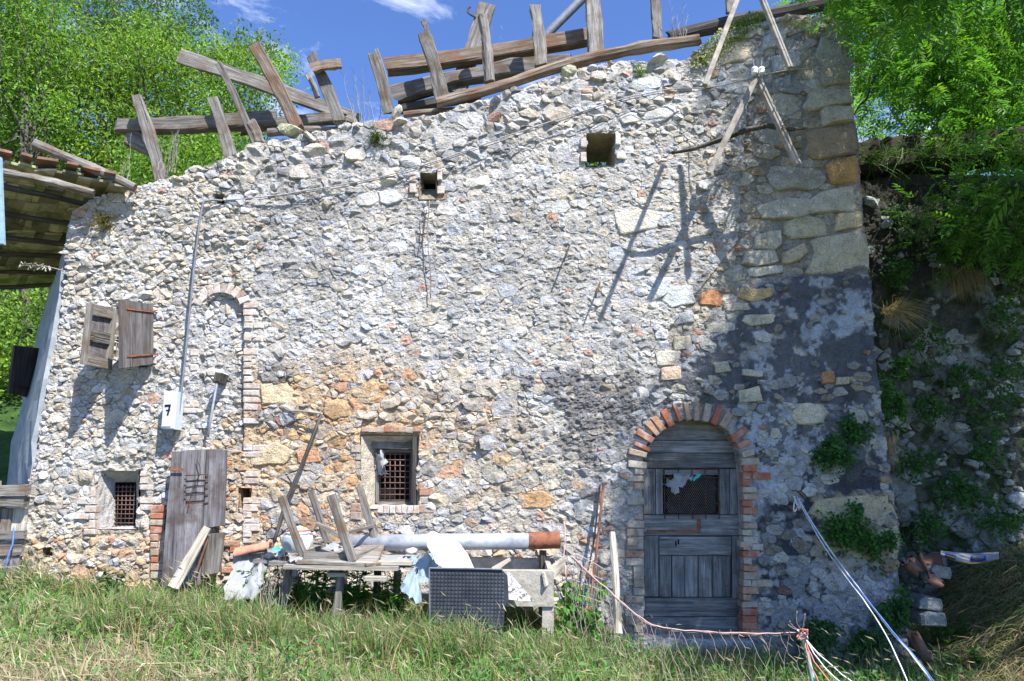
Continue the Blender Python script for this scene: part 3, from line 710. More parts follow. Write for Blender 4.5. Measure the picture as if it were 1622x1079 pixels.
# loose boulders along the broken wall head
def boulder(mb_c, x, y, z, sx, sy, sz, col, parent, name='cap_stone', mat=None):
    import bmesh
    bm = bmesh.new(); bmesh.ops.create_icosphere(bm, subdivisions=2, radius=1)
    a = random.uniform(0, 6); ca, sa = math.cos(rj(.35)), math.sin(rj(.35)); vs = []
    pl = [Vector((rj(1), rj(1), rj(1))).normalized() for _ in range(9)]
    for v in bm.verts:
        p = v.co.copy()
        for n in pl:
            d = p.dot(n)
            if d > .58: p -= n * (d - .58)
        p *= 1 + rj(.05); X, Z = p.x * sx * 1.25, p.z * sz * 1.25
        vs.append((x + X * ca - Z * sa, y + p.y * sy * 1.25, z + X * sa + Z * ca))
    fs = [[v.index for v in f.verts] for f in bm.faces]; bm.free()
    k = np.array([1 + rj(.12) for _ in vs])
    return mesh_np(name, vs, [np.array(fs)], mat or MAT['stone'], parent, np.clip(np.array(col)[None, :] * k[:, None], 0, 1))
top = [p for p in OUT if 100 < p[0] < 1345 and p[1] < 345]
for i in range(len(top) - 1):
    (x0, y0), (x1, y1) = top[i], top[i + 1]; L_ = math.hypot(x1 - x0, y1 - y0); n = max(1, int(L_ / 27))
    for k in range(n):
        t = (k + .5 + rj(.2)) / n; px = x0 + (x1 - x0) * t; py = y0 + (y1 - y0) * t + 7
        s_ = random.uniform(.045, .095) * (.75 if px < 420 else 1); p = PT(px, py, 0)
        c = random.choice(WHITE[:4] + CREAM[:2] + [(.42, .42, .30)]); 
        boulder(None, p.x, .10 + rj(.05), p.z, s_ * 1.15, .15, s_ * .62, c, HOUSE)
boulder(None, *PT(627, 182, .05), .05, .09, .10, (.62, .60, .50), HOUSE)
boulder(None, *PT(462, 208, .02), .11, .12, .07, (.46, .46, .30), HOUSE)
boulder(None, *PT(900, 118, .02), .09, .1, .07, (.48, .47, .34), HOUSE)
boulder(None, *PT(1040, 100, .02), .12, .12, .06, (.66, .66, .62), HOUSE)

# ------------------------------------------------------------------ bricks
def brick_mesh(name, l, h, d):
    b = .004; vs = []; 
    for (sx, sz, yy, k) in ((1, 1, d, 0), (1, 1, b, 0), (1, 1, 0, 1)):
        for (a, c) in ((-1, -1), (1, -1), (1, 1), (-1, 1)):
            vs.append(((a * (l / 2 - k * b * 1.5)) + rj(.004), yy + (rj(.003) if k else 0), c * (h / 2 - k * b * 1.5) + rj(.003)))
    fs = []
    for r in (0, 1):
        for i in range(4):
            j = (i + 1) % 4; fs.append((r * 4 + i, r * 4 + j, r * 4 + 4 + j, r * 4 + 4 + i))
    fs.append((8, 9, 10, 11)); fs.append((3, 2, 1, 0))
    me = bpy.data.meshes.new(name); me.from_pydata(vs, [], fs); return me
BR = {}
def brick(px_c, l, h, rot=0, mat='brick', proud=.03, d=.12, Y=0.0):
    p = PT(px_c[0], px_c[1], Y); key = (round(l, 2), round(h, 2), mat, random.randrange(3))
    if key not in BR: BR[key] = brick_mesh('brick', key[0], key[1], d); BR[key].materials.append(MAT[mat])
    o = bpy.data.objects.new('brick', BR[key]); COL.objects.link(o); o.parent = HOUSE
    y = (float(surf_y(p.x, p.z)) if Y == 0 else Y) - proud + rj(.006)
    o.location = (p.x - HOUSE.location.x, y, p.z); o.rotation_euler = (rj(.03), rot, rj(.05)); return o
# door arch, a ring of bricks on end
ac = (1097, 742)
AL = [(-90 + a) for a in range(-86, 91, 10)]
for i, a in enumerate(AL):
    t = math.radians(a + rj(1.2)); rx, ry = 90, 90; px = ac[0] + math.cos(t) * rx; py = ac[1] + math.sin(t) * ry
    brick((px + rj(1.5), py + rj(2)), random.choice((.165, .15, .12, .17)), random.choice((.055, .05, .06, .045)), t + rj(.06), proud=.03 + rj(.008)) if i != 13 else None
def column(px0, px1, y0, y1, rowpx, mats, skip=.1, edge='r', Y=0.0, proud=.03, wide=.0):
    y = y0; k = 0
    while y < y1:
        w_ = (px1 - px0); e = rowpx * random.uniform(.9, 1.1)
        if random.random() > skip:
            full = random.random() < .55; ww = w_ * (1.0 if full else .55) * random.uniform(.92, 1.05)
            cx = px0 + ww / 2 if edge == 'l' else px1 - ww / 2
            brick((cx, y + e / 2), ww / 166, (e - 2.0) / 166, rj(.02), mats, proud)
            if wide and random.random() < wide:
                w2 = random.uniform(16, 30); c2 = cx + (ww / 2 + w2 / 2 + 2) * (1 if edge == 'l' else -1)
                brick((c2, y + e / 2), w2 / 166, (e - 2.5) / 166, rj(.03), mats, proud - .005)
        y += e; k += 1
column(1176, 1198, 735, 1000, 11.5, 'brick', .04, 'l', wide=.32)
column(993, 1018, 740, 860, 12, 'worn_brick', .3, 'r', wide=.12, proud=.018); column(991, 1018, 860, 1000, 12, 'worn_brick', .12, 'r', wide=.35, proud=.02)
column(386, 410, 478, 880, 10.5, 'pale_brick', .25, 'l', wide=.2, proud=.014)
column(291, 314, 498, 715, 11, 'pale_brick', .55, 'r', proud=.010)
for i, a in enumerate(range(-160, -15, 15)):
    t = math.radians(a); brick((350 + math.cos(t) * 40, 489 + math.sin(t) * 33), .10, .055, t, random.choice(('worn_brick', 'pale_brick', 'pale_brick')), .012)
column(665, 688, 692, 812, 13, 'worn_brick', .6, 'l', proud=.015); column(556, 572, 690, 812, 13, 'worn_brick', .6, 'r', proud=.015)
column(138, 154, 750, 840, 12, 'pale_brick', .1, 'r', wide=.3); column(224, 244, 745, 800, 11, 'pale_brick', .3, 'l'); column(241, 262, 800, 905, 12, 'brick', .05, 'l')
column(355, 380, 855, 905, 11, 'brick', .05, 'r')
for i in range(7): brick((603 + i * 9.5, 807), .052, .07, 0, 'pale_brick', .02)
for i in range(8): brick((580 + i * 11.5, 681 + rj(1)), .066, .05, rj(.05), 'brick', .03)
for (x, y, l, h, m) in ((654, 282, .06, .09, 'pale_brick'), (654, 300, .06, .09, 'pale_brick'), (697, 278, .05, .12, 'pale_brick'), (699, 302, .07, .08, 'pale_brick'), (924, 228, .06, .10, 'pale_brick'), (924, 250, .06, .10, 'pale_brick'), (978, 222, .05, .12, 'pale_brick'), (983, 248, .09, .07, 'pale_brick'), (1172, 58 + 2, .20, .04, 'brick'), (1000, 858, .09, .06, 'brick'), (1180, 862, .1, .05, 'brick')):
    brick((x, y), l, h, 0, m, .035)
# brick reveal round the shutters' window
column(240, 250, 520, 575, 11, 'pale_brick', .1, 'l')

# ------------------------------------------------------------------ recesses
def reveal(front, backp, yb, deep, mat='mortar', col=(.42, .38, .32), dark=(.03, .028, .025), name='window_reveal', yf=-.005):
    f = [PT(a, b__, yf) for a, b__ in front]; bk = [PT(a, b__, yb) for a, b__ in backp]; n = len(f); mb = MB()
    sub = 8
    for i in range(n):
        j = (i + 1) % n; vs = []; 
        for u in range(sub + 1):
            for v in range(sub + 1):
                p = (f[i].lerp(f[j], u / sub)).lerp(bk[i].lerp(bk[j], u / sub), v / sub)
                if 0 < v < sub: p = p + Vector((rj(.007), rj(.004), rj(.007)))
                vs.append(p)
        fs = [(u * (sub + 1) + v, (u + 1) * (sub + 1) + v, (u + 1) * (sub + 1) + v + 1, u * (sub + 1) + v + 1) for u in range(sub) for v in range(sub)]
        mb.add(vs, fs, col)
    mb.build(name, MAT[mat], HOUSE)
    mb = MB(); b2 = [Vector((p.x, yb + deep, p.z)) for p in bk]; m = len(bk); mb.add([*bk, *b2], [(i, (i + 1) % m, m + (i + 1) % m, m + i) for i in range(m)] + [tuple(range(m, 2 * m))], dark)
    mb.build('painted_dark_box', MAT['painted_dark'], HOUSE)  # shallow black box, its colour standing in for the unlit room
reveal(WINA, rectp(600, 712, 652, 797), .17, .125, col=(.50, .45, .36))
reveal(WINB, rectp(183, 764, 216, 833), .17, .125, col=(.46, .44, .42))
reveal(WINC, rectp(196, 492, 236, 574), .15, .14, col=(.4, .36, .3))
reveal(HOLE1, rectp(672, 278, 690, 300), .22, .07, col=(.34, .30, .22)); reveal(HOLE3, rectp(344, 311, 355, 322), .15, .1); reveal(NICHE, rectp(381, 775, 395, 804), .2, .08, col=(.36, .22, .14)); reveal(HOLE4, rectp(70, 869, 79, 879), .12, .08, col=(.4, .26, .08))
mb = MB(); f = [PT(a, b__, -.005) for a, b__ in HOLE2]; bk = [PT(a, b__, .62) for a, b__ in rectp(932, 208, 972, 250)]
for i in range(4):
    j = (i + 1) % 4; mb.add([f[i], f[j], Vector((f[j].x, .64, f[j].z)), Vector((f[i].x, .64, f[i].z))], [(0, 1, 2, 3)], (.36, .31, .22))
mb.build('through_hole_lining', MAT['mortar'], HOUSE)
# ------------------------------------------------------------------ ground and hill
def gzf(x, y):
    x = np.asarray(x, float); y = np.asarray(y, float)
    b_ = np.interp(x, [-9, -4.7, -3.3, .4, 1.1, 3.6, 12], [.72, .48, .36, .17, -.04, -.10, -.10])
    b_ = b_ + .0 * np.minimum(y, 0) + (fbm(x * .9, y * .9, 0, 4, 201) - .5) * .16 * sstep(0, -.6, y)
    b_ = b_ + sstep(3.75, 5.1, x) * .85 * sstep(-2.6, -.2, y) + sstep(5, 14, x) * 1.2
    return b_
def hillf(x, y):
    t = sstep(3.2, 3.7, x)
    L_ = .5 + .42 * np.maximum(y - .8, 0) + .10 * np.maximum(-x - 4, 0); R = 4.35 + .45 * np.maximum(y - 1.4, 0)
    z = L_ * (1 - t) + R * t + (fbm(x * .4, y * .4, 0, 4, 205) - .5) * .8
    return np.minimum(z, 30)
def sheet_grid(name, x0, x1, y0, y1, r, fn, mat, drop=None, grade=True):
    a = np.arange(x0, x1 + r, r); b_ = np.arange(y0, y1 + r, r); A, B = np.meshgrid(a, b_); Z = fn(A, B)
    i = np.arange(A.size).reshape(A.shape); q = np.stack([i[:-1, :-1], i[:-1, 1:], i[1:, 1:], i[1:, :-1]], -1).reshape(-1, 4)
    o = mesh_np(name, np.stack([A.ravel(), B.ravel(), Z.ravel()], 1), [q], MAT[mat], None, smooth=True); tag(o, kind='structure'); return o
sheet_grid('ground', -9, 9, -9, 1.2, .06, gzf, 'soil')
sheet_grid('meadow', -60, 60, -70, 60, 2.0, lambda x, y: np.where((abs(x) < 10.5) & (y > -10.5) & (y < 3), -1.2, .15) + np.where(y > 3, -1.2, 0) + 0 * x, 'soil')
sheet_grid('hillside', -40, 40, 1.55, 60, .55, hillf, 'forest_floor')

# ------------------------------------------------------------------ foliage builders
def unit(v): return v / (np.linalg.norm(v, axis=-1, keepdims=True) + 1e-9)
def leafmesh(C, D, Nn, L_, W_, cols, name, parent, mat='leaf', kind=None, fold=.18):
    """one folded pointed leaf per row: base C, direction D, face normal Nn"""
    n = len(C); D = unit(D); S_ = unit(np.cross(D, Nn)); Nn = unit(np.cross(S_, D)); L_ = np.broadcast_to(L_, n)[:, None]; W_ = np.broadcast_to(W_, n)[:, None]
    v = np.empty((n, 4, 3)); v[:, 0] = C; v[:, 1] = C + D * L_ * .45 + S_ * W_ * .5 + Nn * W_ * fold; v[:, 2] = C + D * L_ - Nn * L_ * .12; v[:, 3] = C + D * L_ * .45 - S_ * W_ * .5 + Nn * W_ * fold
    b_ = np.arange(n)[:, None] * 4; f = np.concatenate([b_ + [0, 1, 2], b_ + [0, 2, 3]])
    o = mesh_np(name, v.reshape(-1, 3), [f], MAT[mat], parent, np.repeat(cols, 4, 0))
    if kind: o['kind'] = kind
    return o
def rnd_dir(n, down=.0):
    v = RNG.normal(size=(n, 3)); v[:, 2] -= down; return unit(v)
def greens(n, base, var=.35, yellow=.15, dead=0.0):
    k = RNG.uniform(1 - var, 1 + var, (n, 1)); c = np.array(base)[None] * k; yl = RNG.random(n) < yellow; c[yl] *= np.array((1.5, 1.2, .8))
    if dead: d = RNG.random(n) < dead; c[d] = np.array((.34, .27, .16)) * k[d]
    return c
def cluster_leaves(cent, rad, per, L_, W_, base, name, parent, down=.5, **k):
    n = len(cent); C = np.repeat(cent, per, 0) + RNG.normal(size=(n * per, 3)) * np.repeat(np.broadcast_to(rad, n), per)[:, None] * .55
    cb = np.repeat(RNG.uniform(.42, 1.5, (n, 1)), per, 0)
    cols = greens(n * per, base) * cb
    Nn = rnd_dir(n * per) + np.array((0, -.3, .8)); D = rnd_dir(n * per, down)
    return leafmesh(C, D, Nn, L_ * RNG.uniform(.6, 1.25, n * per), W_ * RNG.uniform(.7, 1.2, n * per), cols, name, parent, **k)
def px_cloud(poly, n, ylo, yhi, skew=1.0):
    out = []; x0 = min(p[0] for p in poly); x1 = max(p[0] for p in poly); y0 = min(p[1] for p in poly); y1 = max(p[1] for p in poly)
    while len(out) < n:
        X = RNG.uniform(x0, x1, n); Y = RNG.uniform(y0, y1, n); ok = inpoly(X, Y, poly)
        for a, b_ in zip(X[ok], Y[ok]):
            dd = ylo + (yhi - ylo) * RNG.random() ** skew; out.append(tuple(PT(a, b_, dd)))
    return np.array(out[:n])
def limb_tubes(name, parent, paths, col=(.1, .1, .1)):
    mb = MB()
    for pts, r0, r1 in paths:
        n = len(pts); tube(mb, pts, [r0 + (r1 - r0) * i / (n - 1) for i in range(n)], sides=6, jit=.08)
    return mb.build(name, MAT['bark'], parent, smooth=True)
def curve(p, q, n=6, wob=.15, sag=0.0):
    p = Vector(p); q = Vector(q); L_ = (q - p).length; pts = []
    for i in range(n + 1):
        t = i / n; e = math.sin(t * math.pi); pts.append(p.lerp(q, t) + Vector((rj(wob), rj(wob), rj(wob))) * L_ * .12 * e + Vector((0, 0, -sag * e)))
    return pts
def tree(name, label, base, fork, cent, rad, per, L_, W_, colr, trunk_r=.14, group=None, nl=22, down=.5, cat='tree'):
    t = empty(name, base, label, cat, group); base = Vector(base); fork = Vector(fork)
    limb_tubes('trunk', t, [(curve(base, fork, 7, .1), trunk_r, trunk_r * .6)])
    ii = RNG.choice(len(cent), min(nl, len(cent)), replace=False)
    limb_tubes('limb', t, [(curve(fork.lerp(base, random.uniform(0, .45)), cent[i], 6, .5), trunk_r * random.uniform(.25, .5), .008) for i in ii])
    cluster_leaves(cent, rad, per, L_, W_, colr, 'crown', t, down); return t

# left-hand trees behind the house
G1 = (.15, .27, .04); G2 = (.10, .20, .04); G3 = (.185, .31, .05)
P1 = [(-60, 90), (60, 30), (160, 60), (230, 30), (330, 70), (400, 60), (455, 90), (468, 110), (440, 150), (400, 165), (420, 210), (300, 262), (150, 270), (-60, 262)]
tree('broadleaf_tree', 'wide bright green broadleaf tree behind the plank and stubs of the low left wall head', PT(250, 640, 8.5), PT(230, 240, 8.5), px_cloud(P1, 560, 6.5, 11), .42, 92, .115, .05, G3, .2, 'trees behind the house', 30)
P2 = [(-60, -60), (60, -60), (110, -10), (90, 60), (130, 130), (100, 230), (60, 300), (-60, 300)]
tree('broadleaf_tree', 'leafy tree at the far left whose dark forked trunk shows over the shed roof', PT(40, 640, 5.5), PT(42, 150, 5.5), px_cloud(P2, 240, 5, 8), .40, 90, .10, .045, G1, .11, 'trees behind the house', 22)
P3 = [(90, -70), (300, -70), (318, 10), (345, 50), (300, 75), (180, 60), (110, 30)]
tree('broadleaf_tree', 'thin crowned tree with sky showing between its dark branches, top left', PT(190, 640, 10), PT(192, 60, 10), px_cloud(P3, 150, 9, 12), .38, 55, .11, .05, G2, .17, 'trees behind the house', 24)
P5 = [(-120, 450), (95, 440), (92, 560), (60, 770), (-120, 780)]
tree('leafy_bush', 'big bright leafy bush under the shed roof beside the plastered side wall', PT(-20, 800, 6), PT(0, 640, 6), px_cloud(P5, 260, 4.2, 7.5), .42, 80, .10, .055, G3, .06, None, 10, cat='bush')
P6 = [(200, 215), (420, 200), (420, 290), (330, 330), (200, 310)]
tree('broadleaf_tree', 'lower leafy tree filling the gap behind the short posts of the wall head', PT(300, 660, 5), PT(300, 330, 5), px_cloud(P6, 130, 3.6, 6), .32, 80, .085, .04, G1, .07, 'trees behind the house', 10)
# beyond the house, seen through the small opening
tree('leafy_bush', 'green bush seen only through the square opening high in the wall', PT(950, 330, 3.2), PT(950, 270, 3.2), px_cloud(rectp(900, 190, 1010, 300), 60, 2.2, 4), .3, 90, .08, .04, G1, .03, None, 4, cat='bush')
# right-hand: bright hillside trees far behind and the ash
P7 = [(1350, 80), (1480, 90), (1700, 60), (1700, 280), (1350, 290)]
tree('hazel_tree', 'bright yellow-green sunlit tree on the slope above the retaining wall', PT(1500, 380, 11), PT(1490, 230, 11), px_cloud(P7, 240, 9, 13), .50, 80, .13, .06, (.20, .36, .05), .12, None, 14)

def ash_leaves(bases, rach, L_, name, parent, base_col, spread=1.0, nl=5):
    """pinnate leaves: nl pairs of leaflets and an end leaflet along each stalk"""
    n = len(bases); rach = unit(rach); up = rnd_dir(n) * .35 + np.array((0, 0, 1.0)); side = unit(np.cross(rach, up)); nn = unit(np.cross(side, rach))
    L_ = L_ * RNG.uniform(.7, 1.2, n)[:, None]; Cs = []; Ds = []; Ns = []; Ls = []; cl = []; cb = greens(n, base_col, .3, .2)
    for k in range(nl):
        t = .25 + .65 * k / (nl - 1)
        for s in (-1, 1):
            Cs.append(bases + rach * L_ * t - nn * L_ * .18 * t * t); Ds.append(unit(rach * .55 + side * s * .85 - nn * .15 + RNG.normal(size=(n, 3)) * .1)); Ns.append(nn + side * s * .25); Ls.append(L_[:, 0] * .34 * (1 - .25 * abs(t - .55))); cl.append(cb * RNG.uniform(.85, 1.15, (n, 1)))
    Cs.append(bases + rach * L_ * .92 - nn * L_ * .15); Ds.append(rach - nn * .3); Ns.append(nn); Ls.append(L_[:, 0] * .34); cl.append(cb)
    C = np.concatenate(Cs); LL = np.concatenate(Ls)
    return leafmesh(C, np.concatenate(Ds), np.concatenate(Ns), LL, LL * .30, np.concatenate(cl), name, parent)
def ash(name, label, base, fork, cent, per, L_, colr, tr=.1, nl=24, rad=.22, group=None, extra=()):
    t = empty(name, base, label, 'tree', group); fork = Vector(fork)
    limb_tubes('trunk', t, [(curve(base, fork, 7, .1), tr, tr * .65)])
    ii = RNG.choice(len(cent), min(nl, len(cent)), replace=False)
    limb_tubes('limb', t, [(curve(fork.lerp(Vector(base), random.uniform(0, .3)), cent[i], 6, .5), tr * random.uniform(.2, .45), .006) for i in ii] + [(curve(a, b_, 6, .3), r_, .006) for a, b_, r_ in extra])
    n = len(cent); C = np.repeat(cent, per, 0) + RNG.normal(size=(n * per, 3)) * rad; D = unit(rnd_dir(n * per) + np.array((-.25, -.45, -.35)))
    ash_leaves(C, D, L_, 'crown', t, colr); return t
A1 = [(1345, -60), (1720, -60), (1720, 215), (1640, 210), (1560, 232), (1490, 215), (1430, 175), (1385, 120), (1330, 60), (1270, 5), (1300, -60)]
ash('ash_tree', 'ash tree with feathery leaves leaning over the corner of the house, top right', PT(1500, 262, 1.9), PT(1492, 60, 1.9), px_cloud(A1, 430, .75, 3.2), 10, .28, (.12, .28, .04), .10, 30,
    extra=[(PT(1492, 60, 1.9), PT(1395, 105, 1.2), .03), (PT(1395, 105, 1.2), PT(1345, 200, 1.3), .02)])
A2 = [(1530, 268), (1720, 250), (1720, 420), (1590, 400), (1500, 390), (1470, 350)]
ash('ash_sapling', 'young ash hanging its feathery leaves over the dark retaining wall, right edge', PT(1680, 262, .85), PT(1640, 290, .6), px_cloud(A2, 75, .0, .8), 8, .25, (.09, .21, .035), .03, 20, rad=.16)
A3 = [(1262, -70), (1500, -70), (1480, 40), (1400, 40), (1345, 22), (1300, 12)]
ash('ash_bough', 'feathery ash bough reaching in front of the top corner of the house', PT(1560, -60, -.2), PT(1480, -40, -.5), px_cloud(A3, 60, -1.1, -.2), 8, .25, (.15, .33, .05), .03, 14, rad=.12)
# the off-side tree whose crown dapples the right of the front
def shade_dens(px, py):
    edge = np.interp(py, [20, 100, 300, 430, 520, 600, 700, 1000, 1080], [1140, 1165, 1240, 1225, 1150, 1050, 1010, 965, 1010])
    d = sstep(edge - 25, edge + 70, px) * .9
    d *= np.where((py > 640) & (px < 1200), .80, 1.0); d *= np.where((py < 300) & (px < 1300), .62, 1.0)
    d *= np.where((py > 300) & (py < 430), .75, 1)
    return d
tp = []
while len(tp) < 620:
    a = random.uniform(990, 1640); b_ = random.uniform(-20, 1150)
    if random.random() > float(shade_dens(np.array(a), np.array(b_))): continue
    if a > 1420 and (b_ < 330 or (b_ > 860 and random.random() < .7)): continue
    if float(fbm(np.array([a * .013]), np.array([b_ * .013]), 0, 2, 77)) < .44 and a < 1430: continue
    p = PT(a, b_, 0 if a < 1430 else random.uniform(.2, 1)); t = random.uniform(2.2, 4.6)
    q = p + SUN / (-SUN.y) * t
    fx, fy = PX(q.x, q.y, q.z)
    if q.y > -6.0 and 0 < fx < 1690 and 0 < fy < 1079: continue
    if q.z < 2.3: continue
    tp.append(tuple(q))
tp = np.array(tp)
t_ = empty('ash_tree', (7.6, -2.6, 0), 'tall ash standing right of the view, its crown shading the corner of the house', 'tree')
fk = Vector((7.1, -3.0, 4.4)); limb_tubes('trunk', t_, [(curve((7.6, -2.6, 0), fk, 7, .1), .17, .11)])
limb_tubes('limb', t_, [(curve(fk, tp[i], 6, .4), random.uniform(.02, .05), .006) for i in RNG.choice(len(tp), 26, replace=False)])
nC = np.repeat(tp, 11, 0) + RNG.normal(size=(len(tp) * 11, 3)) * .17
ash_leaves(nC, rnd_dir(len(nC), .4), .30, 'crown', t_, (.06, .16, .02))

# ------------------------------------------------------------------ plastered side wall and far shutter
SW = empty('side_wall', (-5.2, .8, 0), 'blue-grey plastered wall running back from the left corner of the house', 'wall')
mb = MB(); nn = 14
A0 = [PT(24, 985, .05), PT(52, 700, .05), PT(98, 440, .05), PT(112, 345, .05)]; B0 = [PT(-8, 960, 2.2), PT(18, 700, 2.2), PT(74, 470, 2.2), PT(100, 410, 2.2)]
vs = []; fs = []
def samp(P, t):
    k = t * (len(P) - 1); i = min(int(k), len(P) - 2); return P[i].lerp(P[i + 1], k - i)
for i in range(25):
    for j in range(9):
        p = samp(A0, i / 24).lerp(samp(B0, i / 24), j / 8); vs.append(p + Vector((rj(.012), rj(.012), 0)))
for i in range(24):
    for j in range(8): fs.append((i * 9 + j, i * 9 + j + 1, (i + 1) * 9 + j + 1, (i + 1) * 9 + j))
b0 = len(vs); vs2 = [v + Vector((.35, .3, 0)) for v in vs]; mb.add(vs, fs); mb.add(vs2, [f[::-1] for f in fs])
ring = [j for j in range(9)] + [i * 9 + 8 for i in range(1, 25)] + [24 * 9 + j for j in range(7, -1, -1)] + [i * 9 for i in range(23, 0, -1)]
mb.f += [(ring[k], ring[(k + 1) % len(ring)], ring[(k + 1) % len(ring)] + b0, ring[k] + b0) for k in range(len(ring))]
mb.build('wall_face', MAT['plaster_blue'], SW)
mb = MB(); pprism(mb, [(46, 700), (62, 640), (66, 636), (40, 765), (28, 765)], 1.6, .08); 
def shutter(name, label, corners, Y, mat, group=None, louv=None, depth=.03, skew=None):
    """board shutter; corners TL TR BR BL as 3D points"""
    TL, TR, BR, BL = corners; c = (TL + TR + BR + BL) / 4; t = empty(name, (c.x, c.y, min(BL.z, BR.z)), label, 'shutter', group); return t
def quad_board(name, P, mat, parent, th=.028, rows=None, grain=2, inset=0.0, label=None):
    """board spanning 4 3D points TL,TR,BR,BL with thickness; slight bevel and wear"""
    TL, TR, BR, BL = [Vector(p) for p in P]; n = (TR - TL).cross(BL - TL).normalized(); so = random.uniform(0, 50)
    mb = MB(); vs = []; g = []; nr, nc = 7, 2
    for side in (0, 1):
        for i in range(nr + 1):
            for j in range(nc + 1):
                u = j / nc; v = i / nr; p = TL.lerp(TR, u).lerp(BL.lerp(BR, u), v)
                if j in (0, nc) : p = p + (TR - TL).normalized() * rj(.0025)
                if i in (0, nr): p = p + (BL - TL).normalized() * rj(.003)
                p = p + n * (rj(.0012) - (0 if side == 0 else th) * 1.0)
                vs.append(p); W_ = (TR - TL).length; H_2 = (BL - TL).length
                g.append((u * W_ + so, side * .05, v * H_2) if grain == 2 else (v * H_2 + so, side * .05, u * W_))
    N1 = (nr + 1) * (nc + 1); fs = []
    for i in range(nr):
        for j in range(nc):
            a = i * (nc + 1) + j; fs.append((a, a + nc + 1, a + nc + 2, a + 1)); fs.append((a + N1, a + 1 + N1, a + nc + 2 + N1, a + nc + 1 + N1))
    rg = list(range(nc + 1)) + [i * (nc + 1) + nc for i in range(1, nr + 1)] + [nr * (nc + 1) + j for j in range(nc - 1, -1, -1)] + [i * (nc + 1) for i in range(nr - 1, 0, -1)]
    fs += [(rg[k], rg[(k + 1) % len(rg)], rg[(k + 1) % len(rg)] + N1, rg[k] + N1) for k in range(len(rg))]
    mb.add(vs, fs, (.3, .3, .3), g); o = mb.build(name, MAT[mat], parent)
    if label: o['label'] = label
    return o
def bil(P, u0, v0, u1, v1, off=0.0):
    TL, TR, BR, BL = [Vector(p) for p in P]; n = (TR - TL).cross(BL - TL).normalized()
    f = lambda u, v: TL.lerp(TR, u).lerp(BL.lerp(BR, u), v) + n * off
    return [f(u0, v0), f(u1, v0), f(u1, v1), f(u0, v1)]
# right shutter: three boards on two iron straps, swung out square to the wall
def swung(hx, hy0, hy1, nx, ny0, ny1, out):
    """hinge line at the wall (px), near edge (px) at distance out"""
    return [PT(nx, ny0, -out), PT(hx, hy0, -.04), PT(hx, hy1, -.04), PT(nx, ny1, -out)]
S1 = swung(240, 483, 577, 187, 475, 584, .42)
t = empty('window_shutter', S1[2], 'plain dark board shutter with two iron straps, swung out right of its recessed partner', 'shutter', 'shutters of the small upper window')
for k in range(3): quad_board('board', bil(S1, k / 3 + .008, 0, (k + 1) / 3 - .008, 1, rj(.003)), 'wood_shutter', t)
for v in (.12, .83): quad_board('strap', bil(S1, .16, v, 1.12, v + .028, -.033), 'rust', t, .005)
quad_board('rail', bil(S1, .0, 1.0, .5, 1.02, -.03), 'wood_dark', t, .01)
S2 = swung(180, 490, 583, 134, 480, 577, .40)
t = empty('window_shutter', S2[2], 'brown shutter with two sunk panels, swung out on the left', 'shutter', 'shutters of the small upper window')
S2 = [PT(137, 480, -.42), PT(182, 490, -.05), PT(173, 586, -.05), PT(126, 576, -.42)]
for (u0, v0, u1, v1) in ((0, 0, .16, 1), (.84, 0, 1, 1)): quad_board('stile', bil(S2, u0, v0, u1, v1), 'wood', t)
for (v0, v1) in ((0, .18), (.42, .52), (.535, .60), (.84, 1)): quad_board('rail', bil(S2, .165, v0, .835, v1, -.002), 'wood', t, grain=0)
for (v0, v1) in ((.18, .42), (.60, .84)): quad_board('panel', bil(S2, .165, v0, .835, v1, .004), 'wood_violet', t, .008)
S3 = [PT(20, 547, 1.1), PT(66, 553, 1.5), PT(52, 632, 1.5), PT(11, 622, 1.1)]
t = empty('window_shutter', S3[2], 'black weathered shutter hanging off the plastered side wall', 'shutter')
for k in range(3): quad_board('board', bil(S3, k / 3 + .01, 0, (k + 1) / 3 - .01, 1), 'wood_dark', t)
quad_board('rail', bil(S3, .05, .80, .95, .86, -.03), 'wood_dark', t, .012)

# ------------------------------------------------------------------ shed roof
SH = empty('shed_roof', PT(60, 400, 1.0), 'shed roof of pole rafters and stone slabs seen from below, upper left', 'roof')
RA, RB, RC, RD = PT(-170, 228, -.55), PT(196, 300, -.14), PT(118, 446, 2.6), PT(-170, 478, 2.6)
def RP(u, v, off=0): return RA.lerp(RB, u).lerp(RD.lerp(RC, u), v) + Vector((0, 0, off))
for v in (.10, .27, .44, .60, .76, .92):
    timber('rafter', RP(-.05, v, -.05), RP(.93 + rj(.03), v + .01, -.05), .065, .065, None, parent=SH, rnd=True, mat=MAT['wood_dark'], bend=.04, seg=8, jit=.12)
timber('edge_beam', RP(1.0, .06, -.16), RP(1.02, 1.0, -.16), .10, .10, None, parent=SH, rnd=True, mat=MAT['wood'], bend=.03)
timber('eaves_pole', PT(55, 229, -.35), PT(214, 298, -.12), .10, .09, None, parent=SH, rnd=True, mat=MAT['wood'], bend=.01, jit=.12)
timber('eaves_pole', PT(5, 275, -.45), PT(150, 305, -.2), .08, .08, None, parent=SH, rnd=True, mat=MAT['wood'], bend=.02, jit=.12)
nu, nv = 15, 9
for i in range(nu):
    for j in range(nv):
        u0, u1, v0, v1 = i / nu - .01, (i + 1) / nu + .015, j / nv - .01, (j + 1) / nv + .03
        P = [RP(u0 + rj(.012), v0, .02 + rj(.03)), RP(u1 + rj(.012), v0 + rj(.01), .02 + rj(.012)), RP(u1 + rj(.01), v1, .045 + rj(.012)), RP(u0 + rj(.01), v1 + rj(.02), .045 + rj(.012))]
        n = quad_board('slab', P[::-1], 'slab', SH, .024)
